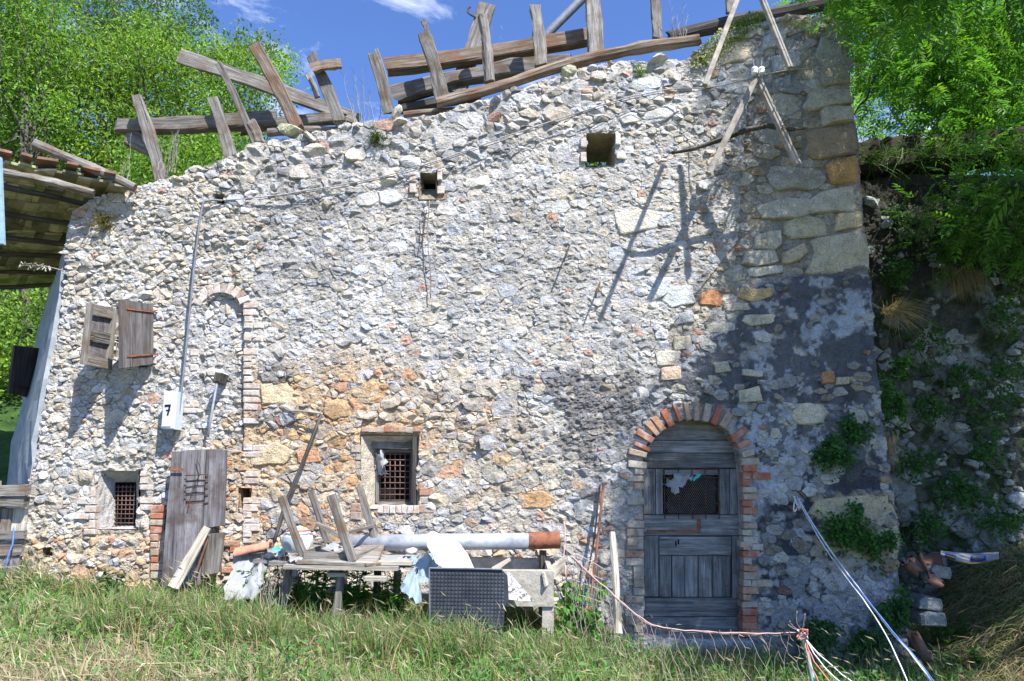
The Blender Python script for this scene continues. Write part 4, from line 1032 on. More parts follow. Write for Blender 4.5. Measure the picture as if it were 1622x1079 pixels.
for i in range(0):
    u = .12 + i * .095; a = RP(u, -.015, .10 + rj(.015)); b_ = RP(u + .02, .16, .14); mb = MB()
    ax_ = (RB - RA).normalized(); vs = []; n = 6
    for (p, r) in ((a, .085), (b_, .07)):
        for th_ in (0, .012):
            for k in range(n + 1):
                an = math.pi * k / n; vs.append(p + ax_ * math.cos(an) * (r - th_) + Vector((0, 0, 1)) * math.sin(an) * (r - th_) * .6)
    m_ = n + 1; fs = []
    for k in range(n): fs += [(k, k + 1, 2 * m_ + k + 1, 2 * m_ + k), (m_ + k + 1, m_ + k, 3 * m_ + k, 3 * m_ + k + 1), (k + 1, k, m_ + k, m_ + k + 1), (2 * m_ + k, 2 * m_ + k + 1, 3 * m_ + k + 1, 3 * m_ + k)]
    mb.add(vs, fs); mb.build('roof_tile', MAT['terracotta'], SH)
p = PT(2, 250, -.7); q = PT(6, 388, -.7); mb = MB(); prism(mb, [(p.x - .10, p.z), (p.x + .005, p.z), (q.x + .012, q.z), (q.x - .10, q.z)], -.72, .03); o = mb.build('downpipe_panel', MAT['blue_paint']); tag(o, 'pale blue rusty-edged metal strip hanging from the shed eaves at the left edge', 'metal strip')

for i, (u, w_) in enumerate(((.42, .07), (.53, .05), (.60, .09), (.73, .05), (.80, .08), (.90, .05))):
    quad_board('roof_tile', [RP(u, -.03, .09 + rj(.01)), RP(u + w_, -.035 + rj(.01), .08), RP(u + w_, .10, .12), RP(u, .10 + rj(.02), .13)][::-1], 'terra_dirty', SH, .025)
# ------------------------------------------------------------------ broken roof timbers
GT = 'broken timbers left on the wall head'
def TB(name, a, b_, wpx, label, Y=.3, mat='wood', d=None, rnd=False, bend=.015, Y2=None, jit=.09, taper=.92, amp=.05, cat='timber'):
    p = PT(*a, Y); q = PT(*b_, Y if Y2 is None else Y2); w_ = wpx / 157 * (6.6 + Y) / 6.6
    return timber(name, p, q, w_, d or w_ * .6, label, GT, MAT[mat], bend=bend, rnd=rnd, jit=jit, taper=taper, amp=amp, cat=cat)
TB('plank', (284, 90), (570, 190), 24, 'long slanting grey plank rising left from the low wall head', .62, d=.05, taper=.8, amp=.02)
TB('beam', (186, 197), (440, 192), 22, 'grey beam lying level behind the stubs at the far left of the wall head', .45, d=.12, bend=-.03, taper=1.1)
TB('beam', (380, 205), (545, 186), 18, 'short grey beam lying under the foot of the thick split rafter', .55, d=.1)
TB('log', (425, 212), (570, 205), 14, 'pale log half hidden on the stones below the slanting plank', .25, rnd=True)
TB('post', (215, 153), (258, 286), 15, 'leaning post at the far left of the wall head, among dry twigs', .25, taper=1.3, amp=.1)
TB('beam_end', (205, 222), (243, 236), 26, 'blocky sawn beam end just left of the leftmost post', .5, d=.15)
TB('post', (337, 157), (367, 256), 15, 'short dark upright stub under the middle of the slanting plank', .2, taper=1.3)
TB('lath', (345, 102), (412, 238), 10, 'thin straight lath crossing in front of the slanting plank', .12, taper=1.1)
TB('post', (396, 193), (414, 226), 14, 'very short stub at the foot of the thin lath', .12)
TB('rafter', (404, 76), (474, 204), 20, 'thick split rafter with a yellowish side, leaning left over the slanting plank', .15, mat='wood_brown', taper=1.0, d=.12)
TB('post', (492, 90), (540, 192), 17, 'grey post with a short brown board nailed across its top', .12, taper=1.2)
TB('board', (494, 110), (540, 101), 17, 'short brown board nailed across the top of a grey post', .02, 'wood_brown', d=.05)
TB('lath', (486, 119), (504, 154), 9, 'small dark upright scrap just left of the post with the brown board', .3)
TB('post', (588, 88), (617, 178), 14, 'pale post beside dry twigs in the middle gap of the wall head', .12, taper=1.1)
TB('lath', (595, 79), (622, 170), 7, 'thin dark lath behind the pale post in the middle gap', .24)
TB('wall_plate', (302, 277), (440, 226), 17, 'worn timber bedded along the low left end of the wall head', .08, rnd=True, bend=-.03, taper=.8)
TB('beam', (617, 106), (940, 57), 24, 'uppermost and longest of the stacked brown beams in the centre', .62, 'wood_brown', d=.14, bend=-.03, taper=1.0)
TB('beam', (624, 153), (905, 96), 25, 'wavy grey beam just under the longest brown beam', .48, 'wood', d=.14, bend=.05, amp=.14)
TB('beam', (628, 177), (760, 152), 12, 'lowest and shortest of the stacked beams in the centre', .5, 'wood_dark', d=.1)
TB('wall_plate', (692, 163), (905, 100), 17, 'orange-brown log on the stones under the three centre posts', .0, 'wood_brown', rnd=True, bend=-.02, taper=1.1, jit=.1)
TB('wall_plate', (895, 104), (1108, 62), 20, 'dark split log running up to the flowering tuft', .04, 'wood_brown', rnd=True, bend=.03, taper=1.0, jit=.12)
TB('wall_plate', (640, 184), (752, 172), 11, 'short weathered log below the left end of the orange-brown log', .1, 'wood_brown', rnd=True)
TB('wall_plate', (1060, 62), (1350, -4), 24, 'dark timber lying behind the highest stones at the right', .55, 'wood_dark', rnd=True, bend=.02)
TB('post', (672, 55), (701, 158), 20, 'first centre post from the left, with a splintered top', .18, taper=1.1, amp=.08)
TB('lath', (670, 33), (678, 66), 8, 'thin scrap sticking up from the splintered centre post', .25)
TB('post', (763, 27), (776, 131), 16, 'round-topped centre post standing before a broad tilted plank', .12, 'wood', rnd=True, taper=1.15)
TB('plank', (772, 8), (722, 148), 27, 'broad dark plank tilted right behind the round-topped post', .75, 'wood', d=.06, taper=1.0, amp=.03)
TB('post', (846, 12), (858, 106), 18, 'third centre post, knotty and narrow, right of the round-topped one', .12, taper=1.15, amp=.08)
TB('post', (932, -45), (945, 86), 22, 'tall dark post where the long brown beam ends', .3, taper=1.2, amp=.06)
TB('post', (1030, -45), (1043, 62), 15, 'lone dark post between the tall post and the flowering tuft', .3, taper=1.1)
TB('post', (1152, -40), (1156, 22), 14, 'post stub at the top edge just left of the pale laths', .4)
mb = MB(); tube(mb, [PT(1000, -80, 1.2), PT(925, -4, 1.2), PT(873, 48, 1.2), PT(830, 100, 1.2)], .055, sides=12); o = mb.build('metal_pipe', MAT['lead_pipe'], smooth=True); tag(o, 'grey metal pipe slanting down behind the centre beams', 'pipe')
mb = MB(); tube(mb, [PT(742, 14, .7), PT(741, 20, .7), PT(746, 24, .7), PT(754, 28, .72)], .012, sides=6); tube(mb, [PT(742, 14, .7), PT(745, 11, .7)], .012, sides=6); o = mb.build('iron_hook', MAT['iron']); tag(o, 'small rusty hook on the edge of the broad tilted plank', 'hook')
# ------------------------------------------------------------------ pole frame on the right with its branch and wires
def bar(name, a, b_, wpx, Y, label, cat, mat='lath', Y2=None, group=None):
    p = PT(*a, Y); q = PT(*b_, Y if Y2 is None else Y2); mb = MB(); w_ = wpx / 178; tube(mb, [p.lerp(q, i / 5) for i in range(6)], [(w_, w_)] * 6, rect=True, jit=.02); 
    tube(mb, [p.lerp(q, i / 3) + Vector((w_ * .15, -w_ * .52, 0)) for i in range(4)], [(w_ * .22, w_ * .2)] * 4, rect=True, jit=.02)
    o = mb.build(name, MAT[mat]); return tag(o, label, cat, group)
GL = 'pale squared laths over the right of the wall'
bar('lath', (1172, -12), (1116, 136), 8, -.85, Y2=-1.12, label= 'upper left pale lath, running off the top edge and ending over the cable', cat='lath', group=GL)
bar('lath', (1203, -12), (1251, 108), 8, -.85, Y2=-1.0, label= 'upper right pale lath, ending on the bluish stone right of the insulators', cat='lath', group=GL)
bar('lath', (1195, 128), (1122, 276), 10, -.62, 'lower left pale lath, from the insulators down across the branch', 'lath', group=GL)
bar('lath', (1201, 128), (1264, 262), 10, -.60, 'lower right pale lath, from the insulators down across the branch', 'lath', group=GL)
for i, (x, lb) in enumerate(((1195, 'left one of two white insulators where the lower laths meet'), (1206, 'right one of two white insulators where the lower laths meet'))):
    p = PT(x, 112, -.66); mb = MB()
    prof = [(.0, .035), (.018, .034), (.03, .022), (.031, .0), (.022, -.012), (.03, -.02), (.026, -.038), (0, -.04)]
    vs = []; 
    for r, h in prof:
        for k in range(12): vs.append((p.x + math.cos(k * math.pi / 6) * r, p.y + math.sin(k * math.pi / 6) * r, p.z + h))
    mb.add(vs, [(a * 12 + k, (a + 1) * 12 + k, (a + 1) * 12 + (k + 1) % 12, a * 12 + (k + 1) % 12) for a in range(len(prof) - 1) for k in range(12)])
    t = empty('insulator', (p.x, p.y, p.z - .04), lb, 'insulator', 'white insulators'); mb.build('bell', MAT['porcelain'], t, True)
    mb = MB(); tube(mb, [p + Vector((0, 0, .03)), p + Vector((rj(.02), 0, .13))], [.006, .003], sides=5); mb.build('pin', MAT['lath'], t)
def wire(name, pts, r, mat, label, cat='wire', sub=4, wob=.004, group=None, parent=None):
    P = [Vector(p) for p in pts]; out = []
    for i in range(len(P) - 1):
        a = P[max(i - 1, 0)]; b_ = P[i]; c = P[i + 1]; d = P[min(i + 2, len(P) - 1)]
        for k in range(sub):
            t = k / sub; out.append(.5 * ((2 * b_) + (c - a) * t + (2 * a - 5 * b_ + 4 * c - d) * t * t + (3 * b_ - a - 3 * c + d) * t ** 3) + Vector((rj(wob), rj(wob), rj(wob))))
    out.append(P[-1]); mb = MB(); tube(mb, out, r, sides=5); o = mb.build(name, MAT[mat], parent, True)
    if parent is None: tag(o, label, cat, group)
    return o
p = [PT(1064, 243, -.5), PT(1100, 236, -.53), PT(1150, 218, -.55), PT(1180, 207, -.56), PT(1215, 200, -.55), PT(1250, 205, -.53), PT(1276, 203, -.5)]
mb = MB(); tube(mb, p, [.014, .02, .026, .024, .026, .022, .012], sides=8, jit=.25); o = mb.build('branch', MAT['bark']); tag(o, 'crooked dark branch tied across the lower pale laths', 'branch')
for (x, y, lb) in ((1141, 238, 'wire binding at the crossing of branch and lower left lath'), (1240, 205, 'wire binding at the crossing of branch and lower right lath')):
    c = PT(x, y, -.6); wire('wire_binding', [c + Vector((math.cos(a) * .03, math.sin(a) * .045 - .0, (a - 6) * .004)) for a in np.arange(0, 12, .9)], .004, 'iron', lb, group='wire bindings')
wire('cable', [PT(352, 318, -.03), PT(450, 308, -.06), PT(600, 281, -.07), PT(700, 252, -.08), PT(800, 217, -.09), PT(900, 184, -.10), PT(1000, 153, -.11), PT(1070, 141, -.12), PT(1130, 138, -.3), PT(1195, 122, -.62), PT(1262, 110, -.3), PT(1376, 103, -.1)], .0062, 'cable', 'thin grey cable sagging across the upper wall to the insulators', 'cable')
wire('cable', [PT(410, 316, -.06), PT(600, 285, -.08), PT(800, 222, -.1), PT(1000, 157, -.12), PT(1120, 143, -.2)], .0035, 'iron', 'second thinner wire just under the grey cable', 'cable')
wire('hanging_wire', [PT(680, 318, -.05), PT(677, 370, -.07), PT(681, 420, -.07), PT(682, 472, -.06)], .006, 'wire', 'wire dangling below the small brick-sided opening')
wire('hanging_wire', [PT(672, 330, -.05), PT(670, 370, -.06), PT(666, 395, -.05)], .005, 'iron', 'short dark wire left of the dangling one')
GN = 'iron nails in the wall'
for a, b_, lb in (((902, 388), (893, 414), 'upper iron nail poking out right of the wall centre'), ((950, 448), (943, 472), 'lower iron nail poking out right of the wall centre')):
    wire('nail', [PT(*a, -.02), PT(*b_, -.15)], .008, 'iron', lb, 'nail', 2, 0, GN)
# conduit, meter cabinet, lamp bracket
wire('conduit', [PT(352, 318, -.04), PT(330, 318, -.07), PT(320, 330, -.08), PT(308, 420, -.08), PT(296, 540, -.08), PT(284, 650, -.08), PT(275, 690, -.06)], .011, 'lead_pipe', 'grey conduit running down the wall to the meter box', 'conduit', wob=.001)
p0 = PT(258, 618, -.16); p1 = PT(281, 680, -.16)
t = empty('meter_box', (p0.x, -.05, p1.z), 'pale blue-grey metal meter box with a black 7 on it', 'meter box')
mb = MB(); q = [PT(260, 619, -.16), PT(281, 620, -.16), PT(276, 680, -.16), PT(255, 679, -.16)]; prism(mb, [(v.x, v.z) for v in q], -.16, .14, .006); mb.build('case', MAT['meter_grey'], t)
mb = MB(); q = [PT(261, 623, -.16), PT(276, 623, -.16), PT(271, 676, -.16), PT(257, 676, -.16)]; prism(mb, [(v.x, v.z) for v in q], -.168, .006, .002); mb.build('door', MAT['meter_grey'], t)
mb = MB(); prism(mb, poly_w([(261, 641), (271, 640.5), (270.5, 644), (267, 658), (264, 658), (267.5, 644), (261, 645)], -.17), -.1715, .002, .0002); prism(mb, poly_w([(263, 649.2), (270, 648.6), (270, 650.6), (263, 651.2)], -.17), -.1718, .001, .0002); mb.build('numeral', MAT['black'], t)
wire('stovepipe', [PT(345, 602, -.10), PT(339, 635, -.12), PT(333, 670, -.12), PT(330, 692, -.06)], .012, 'galv', 'thin pale pipe in front of the blind arch', 'pipe', wob=.001)
mb = MB(); c = PT(345, 598, -.1); prism(mb, [(c.x - .035, c.z - .05), (c.x + .03, c.z - .05), (c.x + .045, c.z + .04), (c.x - .02, c.z + .05)], -.13, .16, .01); o = mb.build('lamp_bracket', MAT['wood_dark']); tag(o, 'small dark bracket at the top of the pale pipe in the blind arch', 'bracket')
# ------------------------------------------------------------------ grated windows
def grate(opx, Y, nx, nz_, label, mat='grate_iron', frame=None, r=.0055):
    TL, TR, BR, BL = [PT(a, b_, Y) for a, b_ in opx]
    for i in range(nx):
        u = (i + .5) / nx; a = TL.lerp(TR, u); b_ = BL.lerp(BR, u); wire('bar', [a, a.lerp(b_, .5), b_], r, mat, None, parent=HOUSE, sub=1, wob=0)
    for j in range(nz_):
        v = (j + .5) / nz_; a = TL.lerp(BL, v); b_ = TR.lerp(BR, v); wire('bar', [a + Vector((0, -r, 0)), b_ + Vector((0, -r, 0))], r * .9, mat, None, parent=HOUSE, sub=1, wob=0)
    if frame:
        for (a, b_) in ((TL, TR), (TR, BR), (BR, BL), (BL, TL)): timber('window_frame', a, b_, .03, .03, None, parent=HOUSE, mat=MAT[frame], bend=0, seg=3, jit=.03)
grate([(598, 715), (654, 715), (653, 797), (598, 797)], .135, 7, 9, None, frame='wood')
grate([(185, 768), (217, 768), (214, 832), (182, 832)], .135, 5, 9, None, r=.005)
quad_board('window_post', [PT(655, 690, .05), PT(661, 690, .05), PT(660, 812, .05), PT(655, 812, .05)], 'wood_dark', HOUSE, .05)
quad_board('lintel', [PT(590, 700, .12), PT(657, 702, .12), PT(656, 712, .12), PT(594, 711, .12)], 'wood', HOUSE, .05, grain=0)
def crumple(name, px, Y, label, mat, cat, n=9, amp=.03, sag=0):
    """crumpled sheet through 4 pixel corners at depths Y (list)"""
    P = [PT(a, b_, y) for (a, b_), y in zip(px, Y)]; vs = []; fs = []; ph = random.uniform(0, 9)
    for i in range(n + 1):
        for j in range(n + 1):
            u, v = i / n, j / n; p = P[0].lerp(P[1], u).lerp(P[3].lerp(P[2], u), v)
            w_ = float(fbm(np.array([u * 6 + v + ph]), np.array([v * 1.6 + ph]), 0, 3, 7)[0] - .5) * 1.5
            e = (1 if 0 < i < n else .5)
            if i in (0, n) or j in (0, n): p = p + Vector((rj(amp * .45), 0, rj(amp * .45)))
            vs.append(p + Vector((w_ * amp * .6 + rj(amp * .12), -w_ * amp * 2.4, rj(amp * .15) - sag * math.sin(u * math.pi))))
    for i in range(n):
        for j in range(n): fs.append((i * (n + 1) + j, (i + 1) * (n + 1) + j, (i + 1) * (n + 1) + j + 1, i * (n + 1) + j + 1))
    mb = MB(); mb.add(vs, fs); o = mb.build(name, MAT[mat], None, True); return tag(o, label, cat)
crumple('plastic_bag', [(592, 716), (610, 716), (612, 752), (596, 756)], [.1, .08, .08, .1], 'crumpled white plastic bag stuffed in the corner of the grated window', 'white_plastic', 'plastic bag', 8, .06)
crumple('plastic_bag', [(1052, 768), (1076, 746), (1096, 756), (1068, 780)], [.08, .07, .06, .07], 'white rag caught on the grille of the arched door', 'white_plastic', 'rag', 8, .05)
crumple('green_string', [(1097, 758), (1108, 750), (1110, 752), (1100, 763)], [.07] * 4, 'small scrap of green cloth on the door grille', 'teal', 'rag', 3, .01)

# ------------------------------------------------------------------ arched door
DR = empty('arched_door', PT(1103, 1003, .16), 'weathered grey arched wooden door with a wire-netted grille', 'door')
YD = .16
def dpl(px, name='plank', mat='wood_door', off=0.0, th=.03, grain='z', lab=None, bev=.004):
    mb = MB(); prism(mb, poly_w(px, YD), YD - off, th, bev, grain=grain, warp=.002); o = mb.build(name, MAT[mat], DR)
    if lab: o['label'] = lab
    return o
def arch_pts(y0, y1, cx=1097, cy=742, rx=79, ry=80):
    """slice of the arched head between pixel rows y0 < y1"""
    f = lambda y: math.sqrt(max(0, 1 - ((cy - y) / ry) ** 2)) * rx
    ys = [y1 + (y0 - y1) * k / 6 for k in range(7)]
    L_ = [(cx - f(min(y, cy)), y) for y in ys]; R = [(cx + f(min(y, cy)), y) for y in ys[::-1]]
    return L_ + R
dpl(arch_pts(663, 697), grain='x'); dpl(arch_pts(698, 717), grain='x', off=.002); dpl(arch_pts(718, 741), grain='x')
quad = lambda x0, y0, x1, y1, x2=None, x3=None: [(x0, y0), (x1, y0), ((x2 or x1), y1), ((x3 or x0), y1)]
dpl(quad(1019, 743, 1038, 815), 'stile'); dpl(quad(1039, 743, 1050, 815), 'stile', off=-.004); dpl(quad(1140, 743, 1155, 815), 'stile', off=-.002); dpl(quad(1156, 743, 1176, 815), 'stile')
dpl(quad(1051, 743, 1139, 752), 'rail', grain='x'); 
dpl(quad(1019, 816, 1178, 848), 'rail', grain='x', off=.003)
dpl(quad(1020, 849, 1043, 945), 'stile'); dpl(quad(1160, 849, 1181, 953), 'stile')
dpl(quad(1044, 850, 1158, 879), 'rail', grain='x', off=.014)
xs_ = [1044, 1064, 1085, 1106, 1128, 1158]
for i in range(5): dpl(quad(xs_[i] + .6, 880, xs_[i + 1] - .6, 946), 'plank', off=-.006 + (.003 if i % 2 else 0))
dpl(quad(1021, 947, 1183, 976), 'plank', grain='x', off=.004, bev=.006); dpl(quad(1021, 977, 1184, 1006), 'plank', grain='x')
dpl(quad(1024, 839, 1108, 843), 'iron_strap', 'rust', .012, .006); dpl(quad(1104, 822, 1109, 843), 'iron_strap', 'rust', .014, .006)
for x, y in ((1070, 861), (1074, 858)): dpl(quad(x - 1.3, y - 4, x + 1.3, y + 4), 'keyhole', 'painted_dark', .0148, .002, bev=.0004)
mb = MB(); prism(mb, poly_w(quad(1052, 753, 1138, 814), YD), YD + .05, .03); mb.build('grille_dark_panel', MAT['painted_dark'], DR)  # black panel painted in for the darkness behind the grille opening
for i in range(12):
    pass
mb = MB()
TLg, BRg = (1053, 753), (1137, 813); st = 3.2
for k in range(-26, 34):
    a = []; 
    for s_ in (1, -1):
        P = []
        for t_2 in np.linspace(0, 1, 9):
            y = 753 + 60 * t_2; x = 1053 + k * st + s_ * (y - 753) * .62 + (0 if s_ > 0 else 40)
            if 1054 < x < 1136: P.append(PT(x, y, YD + .02))
        if len(P) > 1: tube(mb, P, .0016, sides=3, cap=False)
o = mb.build('wire_netting', MAT['wire'], DR); o['kind'] = 'stuff'
for x in (1052, 1074, 1096, 1117, 1138): wire('grille_bar', [PT(x, 742, YD - .035), PT(x + 1, 822, YD - .035)], .0055, 'iron', None, parent=DR, sub=2, wob=.001)
for y in (744, 757, 775, 797, 815): wire('grille_bar', [PT(1050, y, YD - .045), PT(1140, y, YD - .045)], .0055, 'iron', None, parent=DR, sub=2, wob=.001)
mb = MB(); tube(mb, [PT(1097, 806, YD - .06), PT(1094, 812, YD - .07), PT(1097, 818, YD - .06), PT(1100, 812, YD - .07), PT(1097, 806, YD - .06)], .005, sides=5); mb.build('door_ring', MAT['iron'], DR)
for i in range(46):
    x = random.choice([1028, 1034, 1166, 1172, 1048, 1152, random.uniform(1030, 1170)]); y = random.uniform(700, 1000); c = PT(x, y, YD - .006)
    if not (1050 < x < 1140 and 740 < y < 816): 
        mb = MB(); prism(mb, [(c.x + math.cos(a) * .005, c.z + math.sin(a) * .005) for a in np.arange(0, 6.2, 1.05)], YD - .006, .01, .001); mb.build('nail_head', MAT['iron'], DR)
o = None
mb = MB(); prism(mb, poly_w([(1015, 1011), (1192, 1014), (1194, 1032), (1013, 1030)], -.02), -.03, .20, .02, jit=.01); o = mb.build('door_step', MAT['dark_stone'], HOUSE)

# ------------------------------------------------------------------ plank door leaning at the left
PD = empty('plank_door', PT(305, 925, -.12), 'tall grey plank door with a barred hole, leaning against the left of the wall', 'door')
def ppl(px, Y, name='plank', mat='wood_violet', th=.03, grain=2):
    return quad_board(name, [PT(a, b_, Y + (0.0 if b_ > 800 else .03)) for a, b_ in px], mat, PD, th, grain=grain)
ppl([(275, 716), (299, 714), (291, 925), (258, 928)], -.16); ppl([(300, 713), (329, 712), (324, 800), (296, 800)], -.155); ppl([(330, 712), (361, 713), (357, 832), (325, 836)], -.16)
ppl([(295, 801), (324, 801), (319, 925), (292, 928)], -.155); ppl([(325, 846), (357, 843), (350, 905), (322, 912)], -.15, mat='wood')
for y in (753, 762, 773, 785, 798): wire('window_bar', [PT(293, y, -.19), PT(330, y - 2, -.19)], .005, 'iron', None, parent=PD, sub=2)
wire('wire_loop', [PT(312, 728, -.18), PT(318, 745, -.2), PT(310, 765, -.2), PT(302, 785, -.2), PT(296, 815, -.18)], .004, 'iron', None, parent=PD)
quad_board('strap', [PT(270, 742, -.19), PT(290, 742, -.19), PT(290, 746, -.19), PT(270, 746, -.19)], 'rust', PD, .006)
o = quad_board('leaning_board', [PT(324, 834, -.22), PT(335, 838, -.22), PT(284, 935, -.42), PT(267, 928, -.42)], 'wood_pale', None, .025); tag(o, 'pale board leaning across the foot of the grey plank door', 'board')
wire('leaning_rod', [PT(330, 852, -.2), PT(302, 932, -.36)], .012, 'iron', 'dark rod leaning right beside the pale board', 'rod', 3, .001)

# plank gate at the far left
GTE = empty('plank_gate', PT(22, 935, -.15), 'rough old plank gate beside the left corner, with two thick boards on top', 'gate')
def gpl(px, Y=-.14, mat='wood', name='plank', grain=2, th=.04): return quad_board(name, [PT(a, b_, Y) for a, b_ in px], mat, GTE, th, grain=grain)
gpl([(4, 769), (50, 767), (50, 784), (2, 786)], -.2, 'wood', 'rail', 0, .08); gpl([(3, 788), (48, 786), (46, 803), (2, 802)], -.18, 'wood', 'rail', 0, .08)
gpl([(-20, 760), (3, 762), (-2, 870), (-25, 870)], -.16); gpl([(-2, 804), (7, 804), (4, 845), (-6, 845)]); gpl([(8, 805), (24, 805), (19, 845), (5, 845)], -.15); gpl([(26, 805), (46, 806), (42, 840), (22, 842)], -.13, 'wood_pale')
gpl([(-20, 842), (43, 840), (42, 853), (-20, 856)], -.19, 'wood', 'rail', 0); gpl([(-20, 857), (41, 855), (38, 878), (-20, 882)], -.16, 'wood', 'plank', 0); gpl([(-20, 884), (36, 880), (30, 925), (-20, 945)], -.14, 'wood_violet')
gpl([(-60, 760), (-22, 760), (-26, 940), (-70, 950)], -.15)
wire('blue_rope', [PT(22, 835, -.24), PT(20, 862, -.25), PT(12, 885, -.26), PT(8, 905, -.25), PT(1, 930, -.25)], .007, 'blue_rope', 'blue cord dangling over the plank gate', 'cord')

# ------------------------------------------------------------------ bench with junk
BN = empty('work_bench', PT(545, 960, -.5), 'low rough bench of grey boards propped by the wall under the table', 'bench')
ZB = PT(545, 900, -.75).z
def xat(px, Y, z): 
    p = PT(px, 900, Y); return p.x
def hb(name, px0, px1, y0, y1, z, mat='wood', th=.03, parent=BN, ang=0.0, label=None):
    x0, x1 = xat(px0, y0, z), xat(px1, y0, z)
    P = [Vector((x0, y1, z + ang)), Vector((x1, y1, z)), Vector((x1, y0, z)), Vector((x0, y0, z + ang))]
    return quad_board(name, P, mat, parent, th, grain=0)
hb('board', 448, 630, -.86, -.72, ZB, 'wood_pale'); hb('board', 425, 655, -.71, -.56, ZB + .006, 'wood'); hb('board', 400, 640, -.55, -.40, ZB, 'wood'); hb('board', 382, 560, -.39, -.24, ZB + .004, 'wood')
hb('board', 575, 652, -.80, -.70, ZB + .035, 'wood_pale', .025); hb('board', 578, 612, -.92, -.82, ZB - .07, 'wood_pale', .03); hb('board', 518, 548, -.80, -.70, ZB - .06, 'wood_pale', .03)
for (x, y) in ((538, -.72), (455, -.6), (628, -.55), (410, -.35)):
    p = Vector((xat(x, y, 0), y, 0)); g0 = float(gzf(p.x, y)); timber('leg', (p.x, y, g0 - .05), (p.x + .01, y, ZB - .035), .06, .06, None, parent=BN, seg=4, bend=.005)
TBL = empty('upturned_table', PT(540, 885, -.6), 'small grey table lying upside down on the bench, four legs in the air', 'table')
def tl(a, b_, wpx, Ya, Yb, name='leg', mat='wood'): timber(name, PT(*a, Ya), PT(*b_, Yb), wpx / 172, wpx / 172, None, parent=TBL, seg=5, bend=.006, taper=.9, mat=MAT[mat], jit=.04)
tl((482, 882), (446, 786), 10, -.74, -.80); tl((524, 868), (492, 779), 9, -.36, -.42); tl((560, 888), (524, 784), 12, -.80, -.84); tl((598, 862), (569, 770), 10, -.40, -.42)
def tq(px, Ys, name, mat='wood', th=.02, grain=0): return quad_board(name, [PT(a, b_, y) for (a, b_), y in zip(px, Ys)], mat, TBL, th, grain=grain)
tq([(482, 873), (556, 877), (556, 892), (482, 888)], [-.77] * 4, 'apron'); tq([(560, 878), (604, 862), (604, 872), (560, 892)], [-.80, -.40, -.40, -.80], 'apron'); tq([(484, 872), (522, 858), (522, 868), (484, 884)], [-.74, -.38, -.38, -.74], 'apron'); tq([(524, 860), (600, 854), (600, 864), (524, 868)], [-.36] * 4, 'apron')
tq([(490, 862), (612, 860), (596, 897), (470, 893)], [-.34, -.34, -.84, -.84], 'tabletop', th=.022)
tl((501, 830), (546, 853), 6, -.5, -.52, 'stretcher'); tl((546, 846), (591, 832), 5, -.8, -.42, 'stretcher')
# gutter pipe with its rusty end
t = empty('drain_pipe', PT(715, 862, -.38), 'long pale grey metal pipe with a rusty red right end, lying level behind the trough', 'pipe')
a, b_, c = PT(546, 860, -.38), PT(838, 857, -.38), PT(887, 855, -.38)
mb = MB(); tube(mb, [a, a.lerp(b_, .5), b_], .068, sides=20); tube(mb, [a.lerp(b_, .49), a.lerp(b_, .505)], .071, sides=20); mb.build('pipe_body', MAT['galv'], t, True)
mb = MB(); tube(mb, [b_, c], .071, sides=20, cap=False); tube(mb, [b_, c], .062, sides=20, cap=False); mb.build('rusty_end', MAT['rust'], t, True)
for x in (600, 860): p = PT(x, 872, -.36); mb = MB(); tube(mb, [p, Vector((p.x, p.y, float(gzf(p.x, p.y))))], .03, sides=6, jit=.1); mb.build('prop', MAT['wood_dark'], t)
# broken white board
mb = MB(); sh = [(674, 852), (679, 843), (686, 841), (697, 846), (712, 850), (728, 861), (742, 880), (752, 902), (702, 900), (690, 892), (684, 878), (676, 866)]
prism(mb, poly_w(sh, -.88), -.90, .02, .003); o = mb.build('broken_board', MAT['white_board']); o.rotation_euler = (math.radians(-8), 0, 0); tag(o, 'broken white board leaning up behind the black studded sheet', 'board')
# concrete trough
TR = empty('stone_trough', PT(790, 985, -.6), 'old concrete trough on slab legs behind the black studded sheet', 'trough')
zt = PT(800, 903, -.86).z; x0, x1 = PT(690, 903, -.86).x, PT(857, 903, -.86).x; dz = .26
def box(mb, x0, x1, y0, y1, z0, z1, j=.006):
    v = [(x + rj(j), y + rj(j), z + rj(j)) for z in (z0, z1) for (x, y) in ((x0, y0), (x1, y0), (x1, y1), (x0, y1))]
    mb.add(v, [(0, 3, 2, 1), (4, 5, 6, 7), (0, 1, 5, 4), (1, 2, 6, 5), (2, 3, 7, 6), (3, 0, 4, 7)])
x2 = x1 + .10
def slabpart(name, *a):
    mb = MB(); box(mb, *a); return mb.build(name, MAT['concrete'], TR)
slabpart('front_slab', x0, x2, -.88, -.83, zt - dz, zt); slabpart('back_slab', x0, x2 + .04, -.30, -.25, zt - dz, zt + .02)
slabpart('end_slab', x0, x0 + .05, -.828, -.302, zt - dz, zt); slabpart('end_slab', x2 - .05, x2, -.828, -.302, zt - dz, zt + .01); slabpart('bottom_slab', x0 + .052, x2 - .052, -.828, -.302, zt - dz, zt - dz + .05)
slabpart('leg', x2 - .09, x2 - .0, -.86, -.30, -.1, zt - dz - .003); slabpart('leg', x0, x0 + .09, -.86, -.30, -.1, zt - dz - .003)
def loose(name, P, mat, label, cat, th=.02, grain=0):
    o = quad_board(name, P, mat, None, th, grain=grain); return tag(o, label, cat)
loose('leaning_board', [PT(858, 908, -.90), PT(893, 880, -.40), PT(892, 902, -.40), PT(862, 930, -.92)], 'wood_pale', 'pale board lying along the right end of the trough', 'board', .02)
loose('leaning_board', [PT(776, 900, -.6), PT(812, 880, -.3), PT(812, 886, -.3), PT(780, 908, -.6)], 'wood_pale', 'small pale board lying inside the trough', 'board', .02)
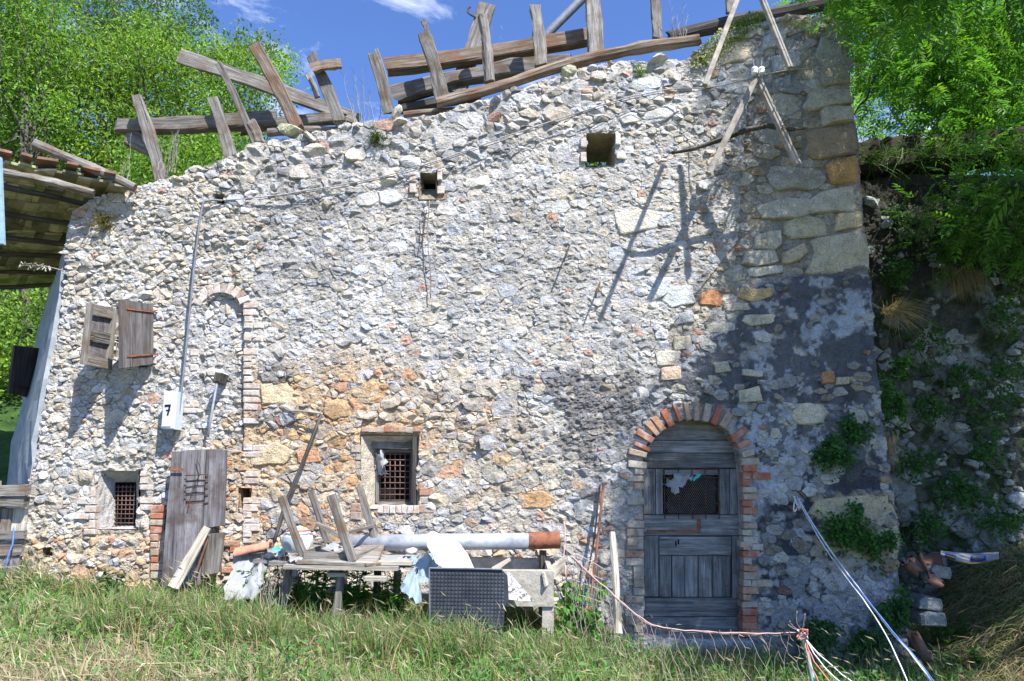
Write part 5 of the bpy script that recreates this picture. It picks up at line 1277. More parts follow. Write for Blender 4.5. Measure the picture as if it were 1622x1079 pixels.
loose('loose_panel', [PT(803, 906, -.93), PT(808, 908, -.93), PT(846, 953, -.98), PT(804, 950, -.98)], 'speckled', 'triangular speckled white scrap hanging from the trough front', 'panel', .01)
# studded black sheet
BS = empty('studded_sheet', PT(740, 1005, -1.0), 'black rubber sheet with rows of round studs standing in the grass', 'sheet')
bsp = [(681, 901), (795, 903), (804, 912), (806, 950), (800, 962), (796, 1012), (682, 1012)]
plain('rubber_dark', (.028, .032, .042), .7, bs=.2, amp=.4, second=(.05, .055, .065), sc=7, thr=(.5, .7)); plain('rubber', (.05, .056, .07), .6, bs=.2, amp=.4, second=(.10, .11, .125), sc=7, thr=(.5, .7)); mb = MB(); prism(mb, poly_w(bsp, -1.0), -1.0, .012, .002); mb.build('backing', MAT['rubber_dark'], BS); mb = MB(); TLs = PT(681, 901, -1.0); W_ = PT(800, 903, -1.0).x - TLs.x; bw = poly_w(bsp, -1.0); pit = W_ / 21
for i in range(21):
    for j in range(22):
        x = TLs.x + (i + .5) * pit; z = TLs.z - .02 - (j + .5) * pit
        if not inpoly(np.array([x + .012]), np.array([z]), bw)[0]: continue
        r = pit * .37; n = 8; vs = [(x + math.cos(k * math.pi / 4) * rr, -1.0 - hh, z + math.sin(k * math.pi / 4) * rr) for rr, hh in ((r, -.001), (r * .8, .005)) for k in range(n)] + [(x, -1.0055, z)]
        mb.add(vs, [(k, (k + 1) % n, n + (k + 1) % n, n + k) for k in range(n)] + [(n + k, n + (k + 1) % n, 2 * n) for k in range(n)])
o = mb.build('stud', MAT['rubber'], BS); o['kind'] = 'stuff'
mb = MB(); tube(mb, [PT(680, 900, -1.01), PT(738, 900.5, -1.01), PT(796, 902, -1.01)], .006, sides=5); tube(mb, [PT(680, 900, -1.01), PT(681, 1010, -1.01)], .006, sides=5); mb.build('rim', MAT['lead_pipe'], BS)
# cloths and litter
crumple('white_tarp', [(374, 876), (432, 870), (408, 950), (350, 950)], [-.30, -.38, -.85, -.75], 'dirty white tarp hanging off the left end of the bench', 'white_plastic', 'tarp', 14, .07)
crumple('white_tarp', [(372, 870), (436, 864), (440, 874), (366, 880)], [-.22, -.2, -.5, -.45], 'white plastic folded over the left end of the bench top', 'white_plastic', 'tarp', 8, .03)
crumple('blue_plastic_sheet', [(650, 884), (700, 876), (690, 918), (664, 926)], [-.7, -.7, -.86, -.86], 'pale blue plastic sheet between the bench and the trough', 'blue_plastic', 'plastic sheet', 10, .05)
crumple('blue_plastic_sheet', [(656, 896), (664, 905), (668, 962), (634, 932)], [-.8, -.85, -1.0, -.95], 'lower blue plastic scrap drooping to the grass by the black sheet', 'blue_plastic', 'plastic sheet', 9, .04)
crumple('white_plastic_sheet', [(545, 852), (600, 850), (600, 862), (540, 866)], [-.3, -.3, -.4, -.4], 'white plastic behind the legs of the upturned table', 'white_plastic', 'plastic sheet', 8, .03)
crumple('white_plastic_sheet', [(598, 876), (668, 876), (650, 892), (600, 892)], [-.35, -.35, -.62, -.62], 'dirty white sheet spread on the right end of the bench', 'white_plastic', 'plastic sheet', 9, .03)
crumple('green_cloth', [(430, 868), (456, 864), (452, 874), (428, 878)], [-.4, -.4, -.46, -.46], 'bright sea-green cloth beside the tile on the bench', 'teal', 'cloth', 7, .03)
def half_tile(name, a, b_, r, label, mat='terracotta', up=1.0):
    p, q = Vector(a), Vector(b_); d = (q - p).normalized(); s = d.cross(Vector((0, 0, 1))).normalized(); u = s.cross(d) * up; vs = []; n = 8
    for (o_, k2) in ((p, 1.0), (p.lerp(q, .5), .95), (q, .85)):
        for th_ in (0, .014):
            for k in range(n + 1):
                an = math.pi * k / n; vs.append(o_ + s * math.cos(an) * (r - th_) * k2 + u * math.sin(an) * (r - th_) * k2 + d * rj(.008 if r < .08 else .03))
    m_ = n + 1; fs = []
    for g_ in range(2):
        o0 = g_ * 2 * m_; o1 = o0 + 2 * m_
        for k in range(n): fs += [(o0 + k, o0 + k + 1, o1 + k + 1, o1 + k), (o0 + m_ + k + 1, o0 + m_ + k, o1 + m_ + k, o1 + m_ + k + 1)]
        fs += [(o0, o1, o1 + m_, o0 + m_), (o0 + n, o0 + n + m_, o1 + n + m_, o1 + n)]
    for o0 in (0, 4 * m_):
        for k in range(n): fs.append((o0 + k, o0 + k + 1, o0 + m_ + k + 1, o0 + m_ + k))
    mb = MB(); mb.add(vs, fs); o = mb.build(name, MAT[mat], None, True); return tag(o, label, 'roof tile')
half_tile('roof_tile', PT(376, 880, -.40), PT(430, 868, -.44), .065, 'pinkish curved roof tile lying on the left end of the bench')
half_tile('roof_tile', PT(584, 884, -.6), PT(605, 881, -.55), .03, 'small red tile scrap on the bench right of the upturned table')
for (x, y, lb) in ((425, 880, 'pale fist-sized rock on the bench by the sea-green cloth'), (652, 872, 'grey rock on the right end of the bench')):
    p = PT(x, y, -.5); o = boulder(None, p.x, p.y, p.z, .045, .04, .03, (.5, .48, .45), None, 'rock'); tag(o, lb, 'rock')
for i, (x, y, Yb, w_, h_, mt, lb) in enumerate(((618, 893, -.68, .16, .03, 'wood_pale', 'short pale lath scrap at the right end of the bench'), (500, 900, -.80, .22, .03, 'wood', 'grey lath scrap along the front edge of the bench'), (590, 900, -.82, .12, .05, 'wood_brown', 'small brown offcut under the front leg of the upturned table'), (640, 884, -.45, .12, .04, 'wood_pale', 'pale offcut on the dirty white sheet'))):
    p = Vector((PT(x, y, Yb).x, Yb, ZB + .035)); a = rj(.6); d = Vector((math.cos(a), math.sin(a), 0)) * w_ / 2; e = Vector((-math.sin(a), math.cos(a), 0)) * h_ / 2
    o = quad_board('wood_scrap', [p - d + e, p + d + e, p + d - e, p - d - e], mt, None, .018, grain=0); tag(o, lb, 'wood scrap', 'scraps on the bench')
for (a, b_, Yb, s_, lb) in ((444, 878, -.5, 12, 'crumpled white wrapper between sea-green cloth and helmet'), (470, 884, -.78, 14, 'crumpled pale wrapper at the front of the bench under the helmet'), (528, 866, -.55, 13, 'white scrap inside the upturned table'), (648, 890, -.70, 12, 'crumpled wrapper at the right end of the bench by the blue sheet')):
    crumple('wrapper', [(a - s_, b_ - 5), (a + s_, b_ - 6), (a + s_ * .8, b_ + 5), (a - s_ * .9, b_ + 5)], [Yb + .05, Yb + .05, Yb - .04, Yb - .04], lb, 'white_plastic', 'wrapper', 6, .035)
# crash helmet
HC = PT(472, 858, -.52); t = empty('crash_helmet', (HC.x, HC.y, HC.z - .11), 'white crash helmet with clear visor and yellow and red stripes on the bench', 'helmet')
def dome(r0, r1, a0, a1, sc=1.0):
    vs = []; nA, nB = 12, 10
    for i in range(nA + 1):
        th_ = math.pi * (r0 + (r1 - r0) * i / nA)
        for j in range(nB + 1):
            ph = a0 + (a1 - a0) * j / nB; vs.append((HC.x + math.sin(th_) * math.cos(ph) * .125 * sc, HC.y + math.sin(th_) * math.sin(ph) * .125 * sc, HC.z + math.cos(th_) * .125 * sc))
    return vs, [(i * (nB + 1) + j, (i + 1) * (nB + 1) + j, (i + 1) * (nB + 1) + j + 1, i * (nB + 1) + j + 1) for i in range(nA) for j in range(nB)]
m, ntt, bb = newmat('visor'); bb.inputs['Base Color'].default_value = (.55, .6, .62, 1); bb.inputs['Roughness'].default_value = .15; bb.inputs['Transmission Weight'].default_value = .55
plain('yellow', (.70, .48, .05), .4, amp=.05); plain('red', (.5, .06, .05), .4, amp=.05); plain('print_blue', (.03, .07, .40), .4, amp=.1)
for nm, a, k, m_ in (('shell', (0, .72, -.4, math.pi * 2 - .4), 1, 'porcelain'), ('visor', (.36, .66, -2.9, -.9), 1.03, 'visor'), ('stripe', (.12, .17, -2.9, .4), 1.02, 'yellow'), ('stripe', (.22, .26, -2.9, .4), 1.02, 'red'), ('stripe', (.30, .335, -2.9, .4), 1.02, 'lead_pipe')):
    mb = MB(); v, f = dome(*a, k); mb.add(v, f); mb.build(nm, MAT[m_], t, True)
# hooked rod against the wall
t = wire('hooked_rod', [PT(458, 651, -.06), PT(484, 652, -.09), PT(508, 655, -.10)], .012, 'lath', 'L-shaped bracket rod leaning on the wall left of the grated window', 'rod', 3, .001)
wire('leaning_rod', [PT(509, 656, -.08), PT(472, 750, -.16), PT(454, 792, -.2), PT(434, 860, -.3)], .015, 'wood_dark', 'dark thin pole leaning from the bracket down to the bench', 'pole', 3, .002)
# rods and stake by the door
wire('leaning_rod', [PT(956, 765, -.06), PT(944, 880, -.2), PT(930, 985, -.36)], .012, 'rust', 'rusty iron rod leaning on the wall left of the arched door', 'rod', 3, .001)
wire('leaning_rod', [PT(950, 768, -.05), PT(940, 860, -.12), PT(926, 925, -.2)], .008, 'iron', 'thinner dark rod just behind the rusty rod', 'rod', 3, .001)
o = timber('wooden_stake', PT(968, 843, -.30), PT(981, 1004, -.55), .055, .05, 'pale upright wooden stake left of the arched door', None, MAT['wood_pale'], seg=7, bend=.01, rnd=True, cat='stake', taper=1.15)
wire('twine', [PT(893, 826, -.4), PT(895, 848, -.42), PT(893, 880, -.42), PT(897, 915, -.45)], .006, 'pink_wire', 'pinkish twine hanging at the right end of the rusty pipe', 'twine')

# ------------------------------------------------------------------ wire netting, post and ropes
FN = empty('wire_fence', PT(1080, 1060, -1.2), 'sagging rusty wire netting hung between the rods and the bundled post', 'wire fence')
top_ = [(905, 880), (930, 905), (958, 930), (990, 958), (1025, 985), (1060, 996), (1110, 1000), (1160, 1002), (1215, 1003), (1268, 1002)]
Ys_ = np.interp(np.arange(10), [0, 4, 9], [-.75, -1.1, -1.3])
TP = [PT(a, b_, y) for (a, b_), y in zip(top_, Ys_)]
wire('top_wire', TP, .0042, 'pink_wire', None, parent=FN); wire('top_wire', [p + Vector((0, .01, -.012)) for p in TP], .004, 'wire', None, parent=FN, wob=.008)
mb = MB(); 
def on(P, t): k = t * (len(P) - 1); i = min(int(k), len(P) - 2); return P[i].lerp(P[i + 1], k - i)
NC = 30
def npt(i, j):
    p = on(TP, min(max((i + (.5 if j % 2 else 0)) / NC, 0), 1)); h = .40 * j / 5
    w1 = math.sin(i * 1.7 + j) * .015; return p + Vector((w1 - h * .10, -.05 * j + w1, -h * 1.15 + .02 * math.sin(i * .9)))
for j in range(5):
    for i in range(NC):
        for k in ((0, 1) if j % 2 else (-1, 0)):
            if 0 <= i + k <= NC and random.random() < .72: a = npt(i, j); b_ = npt(i + k, j + 1); m0 = a.lerp(b_, .3) + Vector((rj(.02), 0, -.012 + rj(.01))); tube(mb, [a, m0, b_], .0019, sides=3, cap=False)
o = mb.build('netting', MAT['wire'], FN); o['kind'] = 'stuff'
# left loose netting near the climbing plant
mb = MB()
for k in range(9):
    x = 897 + k * 7; tube(mb, [PT(x, 850 + k * 9, -.62), PT(x + 3 + rj(3), 905 + rj(8), -.66), PT(x - 2, 950 + rj(5), -.7), PT(x + rj(5), 1000, -.72)], .003, sides=3, cap=False)
for k in range(6): tube(mb, [PT(896, 870 + k * 22, -.64), PT(920 + rj(4), 882 + k * 20, -.66), PT(955, 900 + k * 18, -.68)], .0028, sides=3, cap=False)
mb.build('loose_netting', MAT['wire'], FN)['kind'] = 'stuff'
PO = empty('fence_post', PT(1290, 1085, -1.32), 'thin sea-green metal post topped by a tangle of red and white wires', 'post')
mb = MB(); tube(mb, [PT(1270, 1002, -1.32), PT(1280, 1040, -1.32), PT(1296, 1120, -1.32)], .017, sides=8); m_ = plain('post_green', (.30, .46, .42), .6, second=(.40, .28, .2), thr=(.6, .7)); mb.build('tube', MAT['post_green'], PO)
for k in range(9):
    pts = [PT(1271 + math.cos(a * 1.3 + k) * 8, 1003 + math.sin(a) * 9 + a * .7, -1.33 + rj(.05)) for a in np.arange(0, 6, .8)]
    wire('wire_tangle', pts, .004, random.choice(['red_wire', 'rope', 'wire']), None, parent=PO, sub=3)
for a in ((1262, 968), (1250, 983), (1275, 972), (1248, 990)): wire('wire_end', [PT(1269, 1000, -1.32), PT((1269 + a[0]) / 2 + rj(5), (1000 + a[1]) / 2, -1.33), PT(*a, -1.34)], .004, 'wire', None, parent=PO)
for a, m_ in (((1318, 1085), 'red_wire'), ((1330, 1080), 'rope'), ((1300, 1085), 'red_wire'), ((1355, 1085), 'rope')): wire('wire_end', [PT(1274, 1010, -1.32), PT((1274 + a[0]) / 2 - 6, (1010 + a[1]) / 2, -1.4), PT(*a, -1.5)], .0045, m_, None, parent=PO)
wire('rope', [PT(1262, 786, -.06), PT(1300, 850, -.6), PT(1345, 912, -1.1), PT(1400, 985, -1.6), PT(1450, 1045, -2.0), PT(1482, 1088, -2.2)], .006, 'rope', 'white rope running from the wall down to the bottom right, the upper of two', 'rope', wob=.003)
wire('rope', [PT(1262, 790, -.06), PT(1296, 850, -.6), PT(1340, 915, -1.1), PT(1375, 960, -1.5), PT(1410, 1020, -1.8), PT(1440, 1088, -2.1)], .0045, 'rope', 'lower and thinner white rope from the same point on the wall', 'rope', wob=.003)
wire('rope', [PT(1345, 914, -1.12), PT(1402, 985, -1.62), PT(1452, 1044, -2.02), PT(1486, 1088, -2.22)], .004, 'blue_rope', 'blue strand twisted along the upper white rope', 'rope', wob=.003)
wire('rope_knot', [PT(1262 + math.cos(a) * 5, 790 + math.sin(a * 1.4) * 8 + a * 1.2, -.08 + rj(.02)) for a in np.arange(0, 14, .8)], .006, 'rope', 'frayed white rope knot hanging on the wall by the ivy', 'rope')
mb = MB(); p = PT(1345, 1080, -1.7)

# ------------------------------------------------------------------ retaining wall on the right
RW = empty('retaining_wall', (4.8, 1.0, -.1), 'dark mossy stone retaining wall right of the house, in deep shade', 'wall')
YR = 1.0
rtop = PT(1365, 268, YR).z; RO = [(3.35, -.3), (7.2, -.3), (7.2, PT(1622, 240, YR).z), (5.6, PT(1600, 242, YR).z), (4.4, PT(1450, 258, YR).z), (3.35, rtop)]
rx_ = np.arange(3.35, 7.2, .02); rz_ = np.arange(-.3, 4.9, .02); AX, AZ = np.meshgrid(rx_, rz_); inn = inpoly(AX, AZ, RO)
ay = YR - (fbm(AX * 9, AZ * 9, 0, 5, 301, .62) - .5) * .14 - (fbm(AX * 1.5, AZ * 1.5, 0, 3, 305) - .5) * .25
i_ = np.arange(AX.size).reshape(AX.shape); f_ = inn[:-1, :-1] & inn[1:, 1:]; q_ = np.stack([i_[:-1, :-1][f_], i_[:-1, 1:][f_], i_[1:, 1:][f_], i_[1:, :-1][f_]], 1)
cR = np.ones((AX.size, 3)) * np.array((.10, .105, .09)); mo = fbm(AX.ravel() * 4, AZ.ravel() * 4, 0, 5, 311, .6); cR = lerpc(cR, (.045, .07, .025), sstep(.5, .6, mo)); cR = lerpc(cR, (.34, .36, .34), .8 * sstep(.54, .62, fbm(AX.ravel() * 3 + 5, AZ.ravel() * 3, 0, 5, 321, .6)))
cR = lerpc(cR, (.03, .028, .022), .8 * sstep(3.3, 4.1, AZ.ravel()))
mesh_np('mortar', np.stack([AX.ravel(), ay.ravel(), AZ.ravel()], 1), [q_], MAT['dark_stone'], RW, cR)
mb = MB(); mb.add([(3.35, YR + .12, -.3), (7.2, YR + .12, -.3), (7.2, YR + .6, -.3), (3.35, YR + .6, -.3), (3.35, YR + .12, rtop), (7.2, YR + .12, rtop), (7.2, YR + .6, rtop), (3.35, YR + .6, rtop)], [(0, 1, 2, 3), (4, 7, 6, 5), (0, 4, 5, 1), (1, 5, 6, 2), (2, 6, 7, 3), (3, 7, 4, 0)], (.08, .08, .07)); mb.build('wall_core', MAT['dark_stone'], RW)
S2_, H2, c2 = seeds_for(RO, (3.35, 7.2, -.3, 4.6), [(.13, 120), (.09, 500), (.06, 1800), (.04, 3500)], lambda a, b_: 1.0, [], rs, YR)
L2 = []
for (x, z, r, poly) in cells_of(S2_, H2, c2):
    if rs.random() < (.5 if z < 3.0 else .85): continue
    i = min(int((x - 3.35) / .02), len(rx_) - 1); j = min(int((z + .3) / .02), len(rz_) - 1)
    sm = stone_mesh(poly, ay[j, i] - .004, rs.uniform(.02, .07), rs.uniform(.002, .01), rs, tilt=.6)
    if sm is None: continue
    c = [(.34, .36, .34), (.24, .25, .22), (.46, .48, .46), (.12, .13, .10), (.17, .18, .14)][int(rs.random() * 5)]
    L2.append((sm, c, 0))
L2.sort(key=lambda s: -s[0][3])
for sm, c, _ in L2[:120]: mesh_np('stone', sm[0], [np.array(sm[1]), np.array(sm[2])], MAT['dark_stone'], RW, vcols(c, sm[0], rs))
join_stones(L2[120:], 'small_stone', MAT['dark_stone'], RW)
# soil edge on top of it
timber('earth_bank', PT(1345, 262, 1.1), PT(1760, 226, 1.1), .34, .5, 'dark overhanging earth edge along the top of the retaining wall', None, MAT['dark_earth'], seg=40, bend=.03, amp=.10, cat='earth bank', jit=.14)

# ------------------------------------------------------------------ plants
def ivy(name, label, px, n, L_=.035, W_=.03, col=(.055, .15, .035), Y=-.07, dY=.07, cat='ivy', mat='leaf', stems=8):
    n = int(n * 1.25); S0 = px_cloud(px, 12, Y - dY, Y + .02); ii = RNG.integers(12, size=n); ex = max(np.ptp(S0[:, 0]), .1); C = S0[ii] + RNG.normal(size=(n, 3)) * np.array((ex * .16, dY * .3, ex * .13)) * RNG.uniform(.4, 1.3, (12, 1))[ii]; C[:, 2] -= RNG.exponential(.04, n); cl = empty(name, (C[:, 0].mean(), Y, C[:, 2].min()), label, cat)
    C[:, 1] += (fbm(C[:, 0] * 9, C[:, 2] * 9, 0, 2, 5) - .5) * dY * 1.5
    leafmesh(C, rnd_dir(n, .6) + np.array((0, -.4, 0)), rnd_dir(n) * .6 + np.array((0, -1.0, .5)), L_ * RNG.uniform(.6, 1.3, n), W_ * RNG.uniform(.7, 1.3, n), greens(n, col, .4, .15), 'foliage', cl)
    mb = MB(); c0 = Vector(C.mean(0))
    for i in range(stems):
        q = Vector(C[RNG.integers(n)]); tube(mb, [c0 + Vector((0, dY, 0)), c0.lerp(q, .5) + Vector((rj(.03), .02, rj(.03))), q], .004, sides=4, col=(.09, .12, .05))
    mb.build('stem', MAT['bark'], cl); return cl
def blob(cx, cy, rx, ry, n=14, j=.25): return [(cx + math.cos(2 * math.pi * k / n) * rx * (1 + rj(j)), cy + math.sin(2 * math.pi * k / n) * ry * (1 + rj(j))) for k in range(n)]
ivy('ivy_clump', 'dark green ivy clump high on the wall right of the door arch', blob(1318, 705, 38, 32), 900)
ivy('ivy_clump', 'small ivy tuft above and right of the highest clump', blob(1360, 668, 24, 20), 420)
ivy('ivy_clump', 'leafy ivy clump on the tan stone below the frayed rope knot', blob(1352, 828, 34, 32), 900, col=(.06, .17, .03))
ivy('ivy_clump', 'small ivy tuft at the corner edge below the tan stone clump', blob(1396, 856, 22, 16), 320, col=(.05, .15, .03))
ivy('ivy_clump', 'ivy at the foot of the wall between door and corner', blob(1300, 996, 28, 22), 420)
ivy('ivy_clump', 'ivy trailing down the house corner near the terracotta shards', blob(1410, 955, 22, 40), 600)
ivy('ivy_clump', 'low ground ivy along the wall foot near the corner', blob(1360, 1010, 40, 14), 400, Y=-.12)
ivy('climbing_plant', 'climbing plant growing down the gap beside the house corner', blob(1412, 610, 26, 46), 700, col=(.06, .17, .03), Y=.3, dY=.1, cat='climbing plant')
for cx, cy, rx, ry, lb in ((1460, 545, 40, 40, 'sparse leafy mat left of centre on the retaining wall'), (1560, 640, 40, 30, 'loose leaves trailing at mid height of the retaining wall'), (1440, 350, 34, 30, 'dark leaves under the earth edge by the corner'), (1540, 350, 40, 30, 'dark leaves behind the hanging ash twigs'), (1600, 600, 26, 40, 'leafy strip at the right picture edge, mid height'), (1540, 780, 40, 24, 'leaves over pale stones low on the retaining wall'), (1475, 830, 30, 20, 'leafy tuft directly above the broken terracotta'), (1530, 590, 30, 20, 'leafy sprig in the middle of the retaining wall'), (1575, 700, 30, 26, 'leafy sprig at the right of the retaining wall'), (1470, 640, 22, 18, 'small leafy sprig left on the retaining wall'), (1500, 770, 26, 22, 'leafy sprig low on the retaining wall above the tile shards'), (1590, 820, 34, 24, 'leafy patch at the foot of the retaining wall, right edge'), (1420, 430, 20, 30, 'dark leafy tuft high on the retaining wall next to the corner'), (1590, 500, 30, 26, 'grassy leafy patch under the hanging ash leaves'), (1450, 720, 26, 30, 'ferny tuft beside the corner at mid height')):
    ivy('wall_plant', lb, blob(cx, cy, rx, ry), 260, .045, .028, (.06, .16, .03), Y=.86, dY=.16, cat='plant')
ivy('climbing_plant', 'bright bindweed climbing the netting left of the arched door', [(896, 900), (925, 885), (950, 905), (955, 960), (945, 1000), (895, 1000)], 260, .06, .055, (.10, .24, .045), Y=-.6, dY=.12, cat='climbing plant')
def blades(name, label, roots, n, L_, W_, col, dirv, spread, droop=.5, cat='grass tuft', parent=None, mat='grass', kind=None, dead=0.0, colv=None):
    """curved blades from given root points"""
    R = roots[RNG.integers(len(roots), size=n)] if len(roots) != n else roots
    D = unit(RNG.normal(size=(n, 3)) * spread + np.array(dirv)); LL = (L_ * RNG.uniform(.45, 1.25, n))[:, None]; S_ = unit(np.cross(D, rnd_dir(n))); WW = (W_ * RNG.uniform(.6, 1.3, n))[:, None]
    dr = droop * RNG.uniform(.3, 1.4, (n, 1)); hz = D.copy(); hz[:, 2] = 0; 
    m1 = R + D * LL * .5 + hz * LL * dr * .1; t1 = R + D * LL * .92 + hz * LL * dr * .5 - np.array((0, 0, 1.0)) * LL * dr * .45
    v = np.empty((n, 5, 3)); v[:, 0] = R - S_ * WW / 2; v[:, 1] = R + S_ * WW / 2; v[:, 2] = m1 + S_ * WW * .42; v[:, 3] = m1 - S_ * WW * .42; v[:, 4] = t1
    b_ = np.arange(n)[:, None] * 5; c = greens(n, col, .35, .2, dead) if colv is None else colv
    o = mesh_np(name, v.reshape(-1, 3), [b_ + [0, 1, 2, 3], b_ + [3, 2, 4]], MAT[mat], parent, np.repeat(c, 5, 0))
    if kind: o['kind'] = kind
    elif parent is None: tag(o, label, cat)
    return o
def pts_at(px, Y, n, r): P = np.array([tuple(PT(*px, Y))]); return P + RNG.normal(size=(n, 3)) * np.array(r)
DRY = (.30, .24, .15)
blades('dry_tuft', 'pale dry grass tuft hanging at the corner beside the black render', pts_at((1412, 492), .4, 40, (.04, .04, .02)), 170, .30, .006, DRY, (0.2, -.5, -.2), .5, 1.2)
blades('dry_tuft', 'dry roots trailing down beside the corner at mid height', pts_at((1408, 690), .3, 40, (.04, .04, .02)), 130, .34, .005, DRY, (-.1, -.1, -1), .2, .3)
blades('dry_tuft', 'pale dry grass hanging straight down the retaining wall under the ash leaves', pts_at((1525, 425), .75, 60, (.14, .04, .03)), 260, .36, .006, DRY, (0, -.15, -1), .12, .2)
blades('grass_tuft', 'green tuft above the hanging dry grass on the retaining wall', pts_at((1520, 415), .75, 60, (.14, .04, .03)), 260, .26, .008, (.08, .19, .03), (0, -.4, .6), .45, 1.0)
blades('wall_tuft', 'dark bushy tuft on the stones near the middle gap of the wall head', pts_at((597, 222), -.02, 60, (.04, .02, .04)), 260, .12, .006, (.07, .10, .03), (0, -.6, .5), .6, .5)
blades('wall_tuft', 'mossy brown tuft near the upper left corner of the wall', pts_at((165, 352), -.03, 60, (.04, .02, .04)), 240, .09, .007, (.16, .14, .05), (0, -.7, .2), .6, .6)
blades('wall_tuft', 'small bright sprig on the stones left of the flowering tuft', pts_at((1011, 118), -.03, 10, (.02, .02, .02)), 60, .12, .010, (.14, .28, .05), (0, -.2, 1), .5, .5)
for k, (px_, n_, lb) in enumerate((((1400, 252), 200, 'grass fringe on the earth edge beside the house corner'), ((1480, 246), 260, 'grass fringe on the earth edge behind the ash stem'), ((1570, 238), 260, 'grass fringe on the earth edge at the right of the picture'))):
    blades('grass_tuft', lb, pts_at(px_, .85, 60, (.22, .06, .05)), n_, .26, .007, (.09, .2, .03), (0, -.4, .3), .6, 1.3)
t = empty('flowering_tuft', PT(1150, 95, 0), 'big flowering tuft spilling from the wall head left of the laths', 'plant')
C = px_cloud([(1092, 104), (1110, 76), (1150, 45), (1190, 20), (1216, 22), (1204, 45), (1172, 66), (1150, 88), (1122, 104), (1100, 108)], 1500, -.1, .1)
leafmesh(C, rnd_dir(1500) + np.array((-.2, -.4, .5)), rnd_dir(1500), .045, .012, greens(1500, (.13, .20, .045), .4, .3), 'foliage', t)
C = px_cloud([(1090, 106), (1112, 70), (1150, 38), (1170, 45), (1140, 85), (1105, 108)], 420, -.13, .0); leafmesh(C, rnd_dir(420), rnd_dir(420), .02, .018, greens(420, (.62, .58, .48), .2, 0), 'flowers', t)['kind'] = 'stuff'
def twigs(name, label, px, Y, n, h, col='lath', lean=(0, 0, 1), r=.004, spread=.25):
    mb = MB(); b_ = PT(*px, Y)
    for i in range(n):
        p = b_ + Vector((rj(.12), rj(.05), 0)); d = (Vector(lean) + Vector((rj(spread), rj(spread), 0))).normalized(); L_ = h * random.uniform(.5, 1.1)
        pts = [p + d * L_ * k / 5 + Vector((rj(.012), rj(.01), 0)) for k in range(6)]; tube(mb, pts, [r * (1 - k * .14) for k in range(6)], sides=4)
        for k in range(2, 6):
            for s in (1, -1):
                e = (d + Vector((rj(.7), rj(.4), rj(.3)))).normalized(); tube(mb, [pts[k], pts[k] + e * L_ * .16], [r * .5, r * .3], sides=3)
    o = mb.build(name, MAT[col]); return tag(o, label, 'twigs')
twigs('dry_twigs', 'dry bare twigs rising in the middle gap of the wall head', (580, 200), .15, 9, .55, lean=(-.15, 0, 1))
twigs('dry_twigs', 'pale dry stalks among the posts at the low left wall head', (262, 272), .1, 10, .40, lean=(.15, 0, 1))
twigs('dry_twigs', 'two dry stalks at the edge of the shed roof', (190, 300), .0, 3, .5, lean=(.08, 0, 1), spread=.1)
twigs('dry_twigs', 'faint bare weed stems against the sky left of the flowering tuft', (1082, 70), .2, 7, .45, lean=(-.05, 0, 1))
t = PT(105, 430, -.05); mb = MB(); e = PT(30, 421, -.25); tube(mb, [t, t.lerp(e, .5) + Vector((0, 0, .03)), e], [.005, .004, .002], sides=4)
for k in range(34):
    q = t.lerp(e, .35 + .65 * random.random()) + Vector((0, 0, .02)); tube(mb, [q, q + Vector((rj(.05), rj(.04), -.01 + rj(.04)))], [.004, .007], sides=4)
o = mb.build('dry_weed', MAT['lath']); tag(o, 'dry seedy weed sticking out left of the wall corner under the shed roof', 'weed')
# leafy weeds in front
def weed(label, px, Y, h, r, n, col, L_=.07, W_=.035):
    g = PT(*px, Y); z0 = float(gzf(g.x, Y)); t = empty('leafy_weed', (g.x, Y, z0), label, 'weed'); mb = MB(); C = []; D = []
    for s in range(max(4, n // 22)):
        top = Vector((g.x + rj(r), Y + rj(r * .6), z0 + h * random.uniform(.65, 1.1))); b_ = Vector((g.x + rj(r * .5), Y + rj(r * .3), z0)); pts = curve(b_, top, 5, .3); tube(mb, pts, .004, sides=4, col=(.09, .15, .04))
        for k in range(22):
            p = on(pts, random.uniform(.2, 1)); a = random.uniform(0, 6.28); C.append(p); D.append((math.cos(a), math.sin(a), rj(.5)))
    mb.build('stem', MAT['leaf'], t) if False else None
    C = np.array([tuple(c) for c in C]); D = np.array(D); m = len(C)
    leafmesh(C, D, rnd_dir(m) * .3 + np.array((0, 0, 1.0)), L_ * RNG.uniform(.6, 1.2, m), W_ * RNG.uniform(.7, 1.2, m), greens(m, col, .35, .15), 'foliage', t)
    o = mb.build('stem', MAT['grass'], t); return t
weed('dark green broad-leaved weed in front of the left grated window', (168, 960), -.45, .34, .12, 260, (.045, .13, .035), .075, .038)
weed('tall green weeds in front of the grey plank door', (330, 955), -.55, .34, .25, 300, (.09, .19, .045), .06, .022)
for i, (x, w_, lb) in enumerate(((455, .14, 'nettles under the left end of the bench'), (500, .14, 'nettles under the upturned table'), (560, .14, 'nettles under the middle of the bench'), (620, .14, 'nettles under the right end of the bench'))):
    weed(lb, (x, 950), -.50 - .08 * (i % 2), .50, w_, 380, (.06, .19, .03), .075, .035)
weed('weeds against the left end of the bench behind the white tarp', (395, 960), -.55, .4, .15, 260, (.07, .18, .035), .06, .03)
weed('small leafy weeds at the right foot of the black studded sheet', (860, 1000), -.95, .22, .14, 200, (.09, .22, .04), .05, .03)
weed('leafy weeds by the broken terracotta pieces', (1495, 935), .1, .35, .18, 260, (.07, .18, .03), .06, .04)
weed('leafy weeds at the bottom right on the dry bank', (1530, 1010), -.3, .25, .2, 220, (.06, .16, .03), .05, .035)
twigs('dry_bundle', 'dry hanging stalks at the left edge of the bench', (435, 960), -.75, 14, .34, r=.003, spread=.2)

